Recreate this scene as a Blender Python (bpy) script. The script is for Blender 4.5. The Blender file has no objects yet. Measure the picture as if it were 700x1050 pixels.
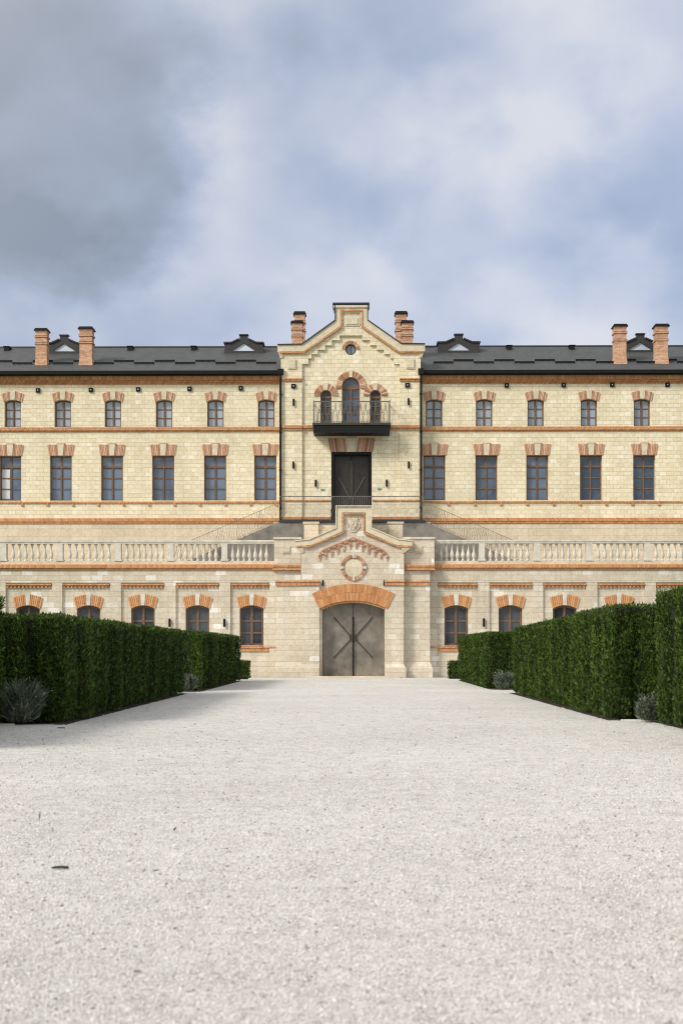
import bpy, bmesh, math, random
import numpy as np
from mathutils import Vector
from mathutils.geometry import tessellate_polygon
random.seed(7); rng = np.random.default_rng(7)
R = math.radians
scene = bpy.context.scene
C = scene.collection

# ------------------------------------------------------------------ camera numbers
F = 1458.0; HOR = 667.0; H = 1.55; D0 = 82.0; TH = R(0.6); CX = 0.18
def X(u, Y=0.0):
    t = (u-350)/F; d = Y+D0
    return CX + d*(t*math.cos(TH)-math.sin(TH))/(t*math.sin(TH)+math.cos(TH))
def Z(v, Y=0.0): return H + (HOR-v)/F*(Y+D0)
def PT(u, v, Y): return (X(u, Y), Z(v, Y))
def G(u, v):
    d = F*H/(v-HOR); t = (u-350)/F
    return (CX + d*(t*math.cos(TH)-math.sin(TH)), -D0 + d*(t*math.sin(TH)+math.cos(TH)))

# ------------------------------------------------------------------ materials
def mat(name):
    m = bpy.data.materials.new(name); m.use_nodes = True
    nt = m.node_tree; b = nt.nodes['Principled BSDF']
    return m, nt, b
def N(nt, t, **kw):
    n = nt.nodes.new(t)
    for k, v in kw.items():
        if k in n.inputs: n.inputs[k].default_value = v
        else: setattr(n, k, v)
    return n
def L(nt, a, ao, b, bi): nt.links.new(a.outputs[ao], b.inputs[bi])
def ramp(nt, stops, interp='LINEAR'):
    r = nt.nodes.new('ShaderNodeValToRGB'); r.color_ramp.interpolation = interp
    e = r.color_ramp.elements
    e[0].position, e[0].color = stops[0][0], (*stops[0][1], 1)
    e[1].position, e[1].color = stops[-1][0], (*stops[-1][1], 1)
    for p, c in stops[1:-1]:
        x = e.new(p); x.color = (*c, 1)
    return r
def wallco(nt):
    tc = nt.nodes.new('ShaderNodeNewGeometry')
    s = N(nt, 'ShaderNodeSeparateXYZ'); L(nt, tc, 'Position', s, 0)
    a = N(nt, 'ShaderNodeMath', operation='ADD'); L(nt, s, 'X', a, 0); L(nt, s, 'Y', a, 1)
    c = N(nt, 'ShaderNodeCombineXYZ'); L(nt, a, 0, c, 'X'); L(nt, s, 'Z', c, 'Y')
    return c, tc
def mix(nt, kind, fac, a=None, b=None):
    m = N(nt, 'ShaderNodeMix', data_type='RGBA', blend_type=kind)
    if isinstance(fac, (int, float)): m.inputs[0].default_value = fac
    else: L(nt, fac[0], fac[1], m, 0)
    for i, v in ((6, a), (7, b)):
        if isinstance(v, tuple) and isinstance(v[0], (int, float)): m.inputs[i].default_value = (*v, 1)
        elif v is not None: L(nt, v[0], v[1], m, i)
    return m
def bump(nt, b, src, out, dist=0.02, strength=0.5, prev=None):
    bp = N(nt, 'ShaderNodeBump', Strength=strength, Distance=dist)
    L(nt, src, out, bp, 'Height')
    if prev: L(nt, prev, 'Normal', bp, 'Normal')
    L(nt, bp, 'Normal', b, 'Normal'); return bp

def stone(name, bw, bh, stops, mortar, msize=0.012, grime=0.5, off=0.5, rough_scale=1.0):
    m, nt, b = mat(name)
    co, g = wallco(nt)
    wob = N(nt, 'ShaderNodeTexNoise', Scale=0.9, Detail=1.0); L(nt, g, 'Position', wob, 'Vector')
    br = N(nt, 'ShaderNodeTexBrick', offset=off)
    br.inputs['Color1'].default_value = (0, 0, 0, 1); br.inputs['Color2'].default_value = (1, 1, 1, 1)
    br.inputs['Mortar'].default_value = (0.5, 0.5, 0.5, 1)
    br.inputs['Scale'].default_value = 1.0; br.inputs['Mortar Size'].default_value = msize
    br.inputs['Mortar Smooth'].default_value = 0.3
    br.inputs['Brick Width'].default_value = bw; br.inputs['Row Height'].default_value = bh
    L(nt, co, 0, br, 'Vector')
    r = ramp(nt, stops); L(nt, br, 'Color', r, 0)
    n1 = N(nt, 'ShaderNodeTexNoise', Scale=0.35, Detail=5.0, Roughness=0.65); L(nt, g, 'Position', n1, 'Vector')
    r1 = ramp(nt, [(0.3, (1-grime*0.35,)*2+(1-grime*0.42,)), (0.65, (1.06, 1.06, 1.06))]); L(nt, n1, 'Fac', r1, 0)
    n2 = N(nt, 'ShaderNodeTexNoise', Scale=7.0*rough_scale, Detail=6.0, Roughness=0.7); L(nt, g, 'Position', n2, 'Vector')
    r2 = ramp(nt, [(0.3, (0.82, 0.81, 0.78)), (0.7, (1.12, 1.12, 1.12))]); L(nt, n2, 'Fac', r2, 0)
    # rain streaks: noise stretched along the height
    mp = N(nt, 'ShaderNodeMapping'); mp.inputs['Scale'].default_value = (2.2, 2.2, 0.12); L(nt, g, 'Position', mp, 0)
    n3 = N(nt, 'ShaderNodeTexNoise', Scale=1.0, Detail=4.0, Roughness=0.6); L(nt, mp, 0, n3, 'Vector')
    r3 = ramp(nt, [(0.33, (1-grime*0.3, 1-grime*0.32, 1-grime*0.36)), (0.55, (1, 1, 1))]); L(nt, n3, 'Fac', r3, 0)
    m1 = mix(nt, 'MULTIPLY', 1.0, (r, 0), (r1, 0)); m2 = mix(nt, 'MULTIPLY', 1.0, (m1, 2), (r2, 0))
    m3 = mix(nt, 'MULTIPLY', 1.0, (m2, 2), (r3, 0))
    mm = mix(nt, 'MIX', (br, 'Fac'), (m3, 2), mortar)
    L(nt, mm, 2, b, 'Base Color'); b.inputs['Roughness'].default_value = 0.9
    inv = N(nt, 'ShaderNodeMath', operation='SUBTRACT'); inv.inputs[0].default_value = 1.0; L(nt, br, 'Fac', inv, 1)
    p = bump(nt, b, n2, 'Fac', 0.02, 0.35)
    bump(nt, b, inv, 0, 0.015, 0.8, p)
    return m

M = {}
M['cream'] = stone('cream_ashlar', 0.43, 0.26,
    [(0.0, (0.73, 0.64, 0.46)), (0.35, (0.77, 0.69, 0.51)), (0.8, (0.80, 0.725, 0.55)), (1.0, (0.85, 0.79, 0.64))], (0.60, 0.51, 0.36), 0.007, 0.3)
M['pale'] = stone('pale_limestone', 0.62, 0.31,
    [(0.0, (0.585, 0.515, 0.41)), (0.35, (0.62, 0.555, 0.45)), (0.78, (0.65, 0.59, 0.49)), (0.91, (0.71, 0.665, 0.58)), (0.96, (0.78, 0.75, 0.70)), (1.0, (0.80, 0.78, 0.74))],
    (0.52, 0.44, 0.34), 0.006, 0.35)
M['smooth'] = stone('smooth_limestone', 1.3, 0.45,
    [(0.0, (0.60, 0.52, 0.40)), (0.5, (0.645, 0.565, 0.44)), (1.0, (0.69, 0.61, 0.485))], (0.50, 0.43, 0.32), 0.005, 0.3)

def brick(name, cols, soldier=True, bw=0.085, bh=0.27, island=False):
    m, nt, b = mat(name)
    co, g = wallco(nt)
    n2 = N(nt, 'ShaderNodeTexNoise', Scale=6.0, Detail=5.0, Roughness=0.7); L(nt, g, 'Position', n2, 'Vector')
    r2 = ramp(nt, [(0.3, (0.82, 0.80, 0.78)), (0.7, (1.1, 1.1, 1.1))]); L(nt, n2, 'Fac', r2, 0)
    if island:
        r = ramp(nt, cols); L(nt, g, 'Random Per Island', r, 0)
        m1 = mix(nt, 'MULTIPLY', 1.0, (r, 0), (r2, 0)); L(nt, m1, 2, b, 'Base Color')
    else:
        br = N(nt, 'ShaderNodeTexBrick', offset=0.0 if soldier else 0.5)
        br.inputs['Color1'].default_value = (0, 0, 0, 1); br.inputs['Color2'].default_value = (1, 1, 1, 1)
        br.inputs['Scale'].default_value = 1.0; br.inputs['Mortar Size'].default_value = 0.008
        br.inputs['Brick Width'].default_value = bw; br.inputs['Row Height'].default_value = bh
        L(nt, co, 0, br, 'Vector')
        r = ramp(nt, cols); L(nt, br, 'Color', r, 0)
        m1 = mix(nt, 'MULTIPLY', 1.0, (r, 0), (r2, 0))
        mm = mix(nt, 'MIX', (br, 'Fac'), (m1, 2), (0.36, 0.22, 0.13)); L(nt, mm, 2, b, 'Base Color')
    b.inputs['Roughness'].default_value = 0.88
    bump(nt, b, n2, 'Fac', 0.01, 0.4)
    return m
OR = [(0.0, (0.42, 0.18, 0.07)), (0.3, (0.53, 0.245, 0.10)), (0.75, (0.60, 0.295, 0.125)), (1.0, (0.65, 0.37, 0.18))]
RD = [(0.0, (0.30, 0.135, 0.08)), (0.3, (0.44, 0.225, 0.14)), (0.7, (0.57, 0.325, 0.21)), (1.0, (0.70, 0.50, 0.36))]
M['brick'] = brick('orange_brick', OR)
M['brickrow'] = brick('orange_brick_rows', OR, False, 0.26, 0.085)
M['chim'] = brick('chimney_brick', [(0.0, (0.50, 0.27, 0.165)), (0.5, (0.62, 0.36, 0.23)), (1.0, (0.70, 0.46, 0.33))], False, 0.26, 0.085)
M['brick1'] = brick('orange_brick_single', OR, island=True)
M['red1'] = brick('red_brick_single', RD, island=True)

def plain(name, col, rough=0.7, metal=0.0, var=0.25, scale=3.0, ior=None, bs=0.2):
    m, nt, b = mat(name)
    g = nt.nodes.new('ShaderNodeNewGeometry')
    n = N(nt, 'ShaderNodeTexNoise', Scale=scale, Detail=6.0, Roughness=0.65); L(nt, g, 'Position', n, 'Vector')
    lo = tuple(c*(1-var) for c in col); hi = tuple(min(1, c*(1+var)) for c in col)
    r = ramp(nt, [(0.3, lo), (0.7, hi)]); L(nt, n, 'Fac', r, 0); L(nt, r, 0, b, 'Base Color')
    b.inputs['Roughness'].default_value = rough; b.inputs['Metallic'].default_value = metal
    if ior: b.inputs['IOR'].default_value = ior
    if bs: bump(nt, b, n, 'Fac', 0.01, bs)
    return m
M['trimstone'] = plain('trim_stone', (0.62, 0.55, 0.41), 0.85, 0, 0.16, 4)
M['whitestone'] = plain('white_stone', (0.60, 0.565, 0.49), 0.85, 0, 0.2, 3)
M['concrete'] = plain('stained_concrete', (0.20, 0.185, 0.165), 0.9, 0, 0.55, 0.9)
M['black'] = plain('black_metal', (0.009, 0.009, 0.010), 0.6, 0.0, 0.3, 5)
M['black'].node_tree.nodes['Principled BSDF'].inputs['Specular IOR Level'].default_value = 0.2
M['rustrail'] = plain('weathered_pale_iron', (0.24, 0.21, 0.17), 0.7, 0.0, 0.3, 8)
M['railmetal'] = plain('grey_wrought_iron', (0.13, 0.12, 0.11), 0.55, 0.2, 0.2, 8)
M['wood'] = plain('brown_window_wood', (0.15, 0.088, 0.055), 0.5, 0, 0.3, 5)
M['bronze'] = plain('weathered_gate_metal', (0.20, 0.178, 0.15), 0.5, 0.3, 0.5, 1.0)
M['gatestrap'] = plain('dark_gate_strap', (0.035, 0.03, 0.026), 0.55, 0.3, 0.3, 4)
M['balconymetal'] = plain('dark_balcony_slab', (0.04, 0.037, 0.033), 0.7, 0, 0.3, 2)
M['dormer'] = plain('dormer_dark_metal', (0.030, 0.028, 0.028), 0.55, 0, 0.3, 5)
M['doorglass'] = plain('dark_door', (0.020, 0.015, 0.012), 0.5, 0, 0.5, 1.5)
M['green'] = plain('green_enamel', (0.10, 0.32, 0.20), 0.5, 0, 0.1, 5)
M['lampglass'] = plain('lamp_glass', (0.55, 0.53, 0.48), 0.4, 0, 0.1, 5)

def glass(name, lo, hi, ior=2.0, rough=0.12):
    m, nt, b = mat(name)
    g = nt.nodes.new('ShaderNodeNewGeometry')
    oi = nt.nodes.new('ShaderNodeObjectInfo')
    n = N(nt, 'ShaderNodeTexNoise', Scale=0.8, Detail=3.0, Roughness=0.6); L(nt, g, 'Position', n, 'Vector')
    a = N(nt, 'ShaderNodeMath', operation='MULTIPLY_ADD'); L(nt, oi, 'Random', a, 0); a.inputs[1].default_value = 0.75
    L(nt, n, 'Fac', a, 2)
    r = ramp(nt, [(0.45, lo), (1.2 if False else 1.0, hi)]); L(nt, a, 0, r, 0); L(nt, r, 0, b, 'Base Color')  # sky reflections and dark interiors painted into the pane colour, varied per window
    b.inputs['Roughness'].default_value = rough; b.inputs['IOR'].default_value = ior
    n2 = N(nt, 'ShaderNodeTexNoise', Scale=1.3, Detail=1.0); L(nt, g, 'Position', n2, 'Vector')
    bump(nt, b, n2, 'Fac', 0.03, 0.25)
    return m
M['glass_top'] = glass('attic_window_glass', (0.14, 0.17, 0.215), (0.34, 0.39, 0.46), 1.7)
M['glass_mid'] = glass('hall_window_glass', (0.022, 0.045, 0.085), (0.13, 0.18, 0.26), 1.6)
M['glass_low'] = glass('cellar_window_glass', (0.005, 0.004, 0.004), (0.075, 0.085, 0.10), 1.33)
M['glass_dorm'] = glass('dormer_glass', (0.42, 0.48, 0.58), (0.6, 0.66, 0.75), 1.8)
M['curtain'] = plain('white_curtain', (0.6, 0.62, 0.66), 0.8, 0, 0.1, 2)

def roofmat():
    m, nt, b = mat('dark_slate_roof')
    g = nt.nodes.new('ShaderNodeNewGeometry')
    br = N(nt, 'ShaderNodeTexBrick', offset=0.5)
    br.inputs['Color1'].default_value = (0, 0, 0, 1); br.inputs['Color2'].default_value = (1, 1, 1, 1)
    br.inputs['Scale'].default_value = 1.0; br.inputs['Mortar Size'].default_value = 0.012
    br.inputs['Brick Width'].default_value = 0.4; br.inputs['Row Height'].default_value = 0.3
    L(nt, g, 'Position', br, 'Vector')
    r = ramp(nt, [(0.0, (0.054, 0.058, 0.058)), (1.0, (0.070, 0.075, 0.075))]); L(nt, br, 'Color', r, 0)
    mp = N(nt, 'ShaderNodeMapping'); mp.inputs['Scale'].default_value = (1.2, 0.25, 0.25); L(nt, g, 'Position', mp, 0)
    n = N(nt, 'ShaderNodeTexNoise', Scale=1.2, Detail=6.0, Roughness=0.7); L(nt, mp, 0, n, 'Vector')
    r2 = ramp(nt, [(0.3, (0.86, 0.86, 0.86)), (0.7, (1.12, 1.12, 1.10))]); L(nt, n, 'Fac', r2, 0)
    m1 = mix(nt, 'MULTIPLY', 1.0, (r, 0), (r2, 0)); L(nt, m1, 2, b, 'Base Color')
    b.inputs['Roughness'].default_value = 0.62
    bump(nt, b, br, 'Fac', -0.02, 0.6); return m
M['roof'] = roofmat()

def gravelmat():
    m, nt, b = mat('white_gravel')
    g = nt.nodes.new('ShaderNodeNewGeometry')
    v = N(nt, 'ShaderNodeTexVoronoi', Scale=70.0); L(nt, g, 'Position', v, 'Vector')
    s = N(nt, 'ShaderNodeSeparateColor'); L(nt, v, 'Color', s, 0)
    r = ramp(nt, [(0.0, (0.44, 0.42, 0.39)), (0.1, (0.58, 0.56, 0.53)), (0.6, (0.68, 0.66, 0.63)), (1.0, (0.81, 0.795, 0.77))]); L(nt, s, 0, r, 0)
    v2 = N(nt, 'ShaderNodeTexVoronoi', Scale=22.0); L(nt, g, 'Position', v2, 'Vector')
    s2 = N(nt, 'ShaderNodeSeparateColor'); L(nt, v2, 'Color', s2, 0)
    r2 = ramp(nt, [(0.0, (0.80, 0.79, 0.77)), (0.1, (0.93, 0.93, 0.92)), (1.0, (1.05, 1.05, 1.05))]); L(nt, s2, 0, r2, 0)
    n = N(nt, 'ShaderNodeTexNoise', Scale=0.22, Detail=7.0, Roughness=0.62); L(nt, g, 'Position', n, 'Vector')
    r3 = ramp(nt, [(0.3, (0.89, 0.885, 0.87)), (0.7, (1.05, 1.05, 1.05))]); L(nt, n, 'Fac', r3, 0)
    n4 = N(nt, 'ShaderNodeTexNoise', Scale=3.0, Detail=10.0, Roughness=0.85); L(nt, g, 'Position', n4, 'Vector')
    r4 = ramp(nt, [(0.38, (0.72, 0.71, 0.70)), (0.52, (0.99, 0.99, 0.99)), (0.65, (1.06, 1.06, 1.06))]); L(nt, n4, 'Fac', r4, 0)
    a = mix(nt, 'MULTIPLY', 1.0, (r, 0), (r2, 0)); c = mix(nt, 'MULTIPLY', 1.0, (a, 2), (r3, 0)); d = mix(nt, 'MULTIPLY', 1.0, (c, 2), (r4, 0))
    L(nt, d, 2, b, 'Base Color'); b.inputs['Roughness'].default_value = 0.95
    p = bump(nt, b, v, 'Distance', -0.008, 0.9); bump(nt, b, n4, 'Fac', 0.03, 0.6, p)
    return m
M['gravel'] = gravelmat()
def pebmat():
    m, nt, b = mat('gravel_stone')
    g = nt.nodes.new('ShaderNodeNewGeometry')
    r = ramp(nt, [(0.0, (0.24, 0.21, 0.18)), (0.05, (0.44, 0.42, 0.39)), (0.3, (0.61, 0.59, 0.56)), (1.0, (0.83, 0.815, 0.79))]); L(nt, g, 'Random Per Island', r, 0)
    L(nt, r, 0, b, 'Base Color'); b.inputs['Roughness'].default_value = 0.9; return m
M['pebble'] = pebmat()
def leafmat(name, cols, trans=0.15):
    m, nt, b = mat(name)
    g = nt.nodes.new('ShaderNodeNewGeometry')
    r = ramp(nt, cols); L(nt, g, 'Random Per Island', r, 0)
    mp = N(nt, 'ShaderNodeMapping'); mp.inputs['Scale'].default_value = (1.6, 1.6, 0.28); L(nt, g, 'Position', mp, 0)
    n = N(nt, 'ShaderNodeTexNoise', Scale=1.6, Detail=4.0, Roughness=0.65); L(nt, mp, 0, n, 'Vector')
    r2 = ramp(nt, [(0.34, (0.42, 0.46, 0.42)), (0.66, (1.4, 1.38, 1.1))]); L(nt, n, 'Fac', r2, 0)  # tall bands painted lighter and darker, imitating lit and shaded columns
    m1 = mix(nt, 'MULTIPLY', 1.0, (r, 0), (r2, 0)); L(nt, m1, 2, b, 'Base Color')
    b.inputs['Roughness'].default_value = 0.6; b.inputs['Specular IOR Level'].default_value = 0.2
    tr = nt.nodes.new('ShaderNodeBsdfTranslucent'); L(nt, m1, 2, tr, 'Color')
    ms = N(nt, 'ShaderNodeMixShader'); ms.inputs[0].default_value = trans
    L(nt, b, 0, ms, 1); L(nt, tr, 0, ms, 2)
    L(nt, ms, 0, nt.nodes['Material Output'], 'Surface'); return m
M['thuja'] = leafmat('thuja_foliage', [(0.0, (0.008, 0.018, 0.004)), (0.4, (0.030, 0.062, 0.010)), (0.8, (0.085, 0.145, 0.022)), (0.99, (0.15, 0.22, 0.042)), (1.0, (0.13, 0.08, 0.035))])  # dark tones stand in for shaded crevices, pale ones for sunlit sprays
M['lavender'] = leafmat('silver_foliage', [(0.0, (0.05, 0.065, 0.05)), (0.6, (0.13, 0.155, 0.135)), (0.9, (0.24, 0.27, 0.245)), (1.0, (0.34, 0.37, 0.34))])
M['core'] = plain('hedge_shade_core', (0.014, 0.016, 0.008), 0.95, 0, 0.4, 6)  # near-black body colour stands in for the shade inside the hedge
M['darkstone'] = plain('dark_gravel_stone', (0.24, 0.215, 0.18), 0.9, 0, 0.6, 2.5)
M['soil'] = plain('dark_soil', (0.045, 0.035, 0.026), 0.95, 0, 0.5, 9, bs=0.8)
M['kerb'] = plain('pale_kerb_stone', (0.62, 0.61, 0.58), 0.9, 0, 0.15, 4)
M['grass'] = plain('lawn', (0.05, 0.085, 0.025), 0.95, 0, 0.4, 2)
M['leaf'] = plain('fallen_green_leaf', (0.022, 0.045, 0.012), 0.7, 0, 0.3, 30)
M['dryleaf'] = plain('fallen_dry_leaf', (0.15, 0.09, 0.045), 0.7, 0, 0.3, 30)

# ------------------------------------------------------------------ mesh helpers
class MB:
    def __init__(s): s.v = []; s.f = []; s.mi = []
    def add(s, vs, fs, mi=0):
        o = len(s.v); s.v += [tuple(p) for p in vs]
        for f in fs: s.f.append(tuple(i+o for i in f)); s.mi.append(mi)
    def box(s, x0, x1, y0, y1, z0, z1, mi=0):
        x0, x1 = sorted((x0, x1)); y0, y1 = sorted((y0, y1)); z0, z1 = sorted((z0, z1))
        s.add([(x0,y0,z0),(x1,y0,z0),(x1,y1,z0),(x0,y1,z0),(x0,y0,z1),(x1,y0,z1),(x1,y1,z1),(x0,y1,z1)],
              [(3,2,1,0),(4,5,6,7),(0,1,5,4),(1,2,6,5),(2,3,7,6),(3,0,4,7)], mi)
    def frus(s, b, t, z0, z1, mi=0):   # b,t = (x0,x1,y0,y1)
        s.add([(b[0],b[2],z0),(b[1],b[2],z0),(b[1],b[3],z0),(b[0],b[3],z0),(t[0],t[2],z1),(t[1],t[2],z1),(t[1],t[3],z1),(t[0],t[3],z1)],
              [(3,2,1,0),(4,5,6,7),(0,1,5,4),(1,2,6,5),(2,3,7,6),(3,0,4,7)], mi)
    def plate(s, outer, holes, y0, y1, mi=0):
        loops = [outer]+list(holes)
        tri = tessellate_polygon([[Vector((p[0], p[1], 0)) for p in lp] for lp in loops])
        pts = [p for lp in loops for p in lp]; n = len(pts)
        vs = [(p[0], y0, p[1]) for p in pts]+[(p[0], y1, p[1]) for p in pts]
        fs = []
        for t in tri:
            a, b, c = [Vector(pts[i]) for i in t]
            cr = (b.x-a.x)*(c.y-a.y)-(b.y-a.y)*(c.x-a.x)
            if cr < 0: t = (t[0], t[2], t[1])
            fs.append(tuple(t)); fs.append((t[2]+n, t[1]+n, t[0]+n))
        o = 0
        for li, lp in enumerate(loops):
            k = len(lp); A = sum(lp[i][0]*lp[(i+1)%k][1]-lp[(i+1)%k][0]*lp[i][1] for i in range(k))
            ccw = A > 0
            for i in range(k):
                a = o+i; b = o+(i+1)%k
                q = (a, a+n, b+n, b)
                if (li == 0) != ccw: q = q[::-1]
                fs.append(q)
            o += k
        s.add(vs, fs, mi)
    def extr(s, prof, x0, x1, mi=0):   # profile (y,z) extruded along x
        n = len(prof)
        vs = [(x0, p[0], p[1]) for p in prof]+[(x1, p[0], p[1]) for p in prof]
        fs = [tuple(range(n)), tuple(range(2*n-1, n-1, -1))]+[(i, n+i, n+(i+1)%n, (i+1)%n) for i in range(n)]
        s.add(vs, fs, mi)
    def ribbon(s, path, w0, w1, y0, y1, mi=0):  # mitred strip in the x-z plane, offsets w0..w1 to the left of travel
        P = [Vector(p) for p in path]; n = len(P); A = []; B = []
        for i in range(n):
            d1 = (P[i]-P[i-1]).normalized() if i else (P[1]-P[0]).normalized()
            d2 = (P[i+1]-P[i]).normalized() if i < n-1 else d1
            n1 = Vector((-d1.y, d1.x)); n2 = Vector((-d2.y, d2.x)); m = (n1+n2).normalized()
            k = 1/max(0.35, m.dot(n1))
            A.append(P[i]+m*k*w0); B.append(P[i]+m*k*w1)
        s.plate([tuple(p) for p in A]+[tuple(p) for p in reversed(B)], [], y0, y1, mi)
    def tube(s, path, r, seg=6, mi=0):
        P = [Vector(p) for p in path]; o = []
        vs = []
        for i, p in enumerate(P):
            d = (P[min(i+1, len(P)-1)]-P[max(i-1, 0)]).normalized()
            up = Vector((0, 1, 0)) if abs(d.y) < 0.9 else Vector((1, 0, 0))
            a = d.cross(up).normalized(); b = d.cross(a)
            for k in range(seg):
                t = 2*math.pi*k/seg; vs.append(p+a*r*math.cos(t)+b*r*math.sin(t))
        fs = []
        for i in range(len(P)-1):
            for k in range(seg):
                fs.append((i*seg+k, i*seg+(k+1)%seg, (i+1)*seg+(k+1)%seg, (i+1)*seg+k))
        fs.append(tuple(range(seg))[::-1]); fs.append(tuple(range((len(P)-1)*seg, len(P)*seg)))
        s.add(vs, fs, mi)
    def lathe(s, prof, cx=0, cy=0, seg=12, mi=0):
        vs = []
        for r, z in prof:
            for k in range(seg):
                t = 2*math.pi*k/seg; vs.append((cx+r*math.cos(t), cy+r*math.sin(t), z))
        fs = []
        for i in range(len(prof)-1):
            for k in range(seg): fs.append((i*seg+k, i*seg+(k+1)%seg, (i+1)*seg+(k+1)%seg, (i+1)*seg+k))
        fs.append(tuple(range(seg))[::-1]); fs.append(tuple(range((len(prof)-1)*seg, len(prof)*seg)))
        s.add(vs, fs, mi)
    def build(s, name, mats, parent=None, smooth=False, loc=None, fix=True):
        me = bpy.data.meshes.new(name); me.from_pydata(s.v, [], s.f)
        for m in (mats if isinstance(mats, list) else [mats]): me.materials.append(m)
        if any(s.mi): me.polygons.foreach_set('material_index', s.mi)
        if fix:
            bm = bmesh.new(); bm.from_mesh(me); bmesh.ops.recalc_face_normals(bm, faces=bm.faces); bm.to_mesh(me); bm.free()
        if smooth: me.polygons.foreach_set('use_smooth', [True]*len(me.polygons))
        o = bpy.data.objects.new(name, me); C.objects.link(o)
        if parent: o.parent = parent
        if loc: o.location = loc
        return o
def tag(o, label=None, cat=None, group=None, kind=None):
    if label: o['label'] = label
    if cat: o['category'] = cat
    if group: o['group'] = group
    if kind: o['kind'] = kind
    return o
def thing(name, label, cat, loc=(0, 0, 0), group=None):
    o = bpy.data.objects.new(name, None); C.objects.link(o); o.location = loc; o.empty_display_size = 0.3
    return tag(o, label, cat, group)
def copy_tree(o, parent=None, loc=None):
    c = o.copy(); C.objects.link(c); c.parent = parent
    if loc is not None: c.location = loc
    for ch in list(o.children): copy_tree(ch, c)
    return c
def boxo(name, m, parent, *a):
    b = MB(); b.box(*a); return b.build(name, m, parent)
def arc_open(cx, w, z0, zs, rise, n=10):   # opening outline: rectangle with a segmental / round top, CCW
    h = w/2; pts = [(cx-h, z0), (cx+h, z0)]
    if rise <= 0: return pts+[(cx+h, zs), (cx-h, zs)]
    r = (h*h+rise*rise)/(2*rise); a0 = math.asin(min(1, h/r)); cz = zs+rise-r
    if rise >= h: a0 = math.pi/2; r = h; cz = zs
    return pts+[(cx+r*math.sin(a0*(1-2*i/n)), cz+r*math.cos(a0*(1-2*i/n))) for i in range(n+1)]

# ------------------------------------------------------------------ planes
YW, YB, YG = 5.0, 4.35, 4.2      # upper wings, central bay, its proud outer zone
YL, YP, YF = 0.0, -1.1, -0.7     # terrace wall, portal, portal flank blocks
XE = 25.5
mansion = thing('mansion', 'long cream stone mansion with orange brick bands, gabled centre and dark roof above the terrace', 'building', (0, YW, 0))
mo = Vector((0, YW, 0))
def mp(b, name, m, parent=None, **k):      # part of the mansion, built in world coordinates
    o = b.build(name, m, parent or mansion, **k)
    if parent is None: o.location = -mo
    return o
zt = Z(578, YL)            # terrace floor height
z_base = zt-0.2
xbL, xbR = X(288, YG), X(431, YG)

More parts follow.
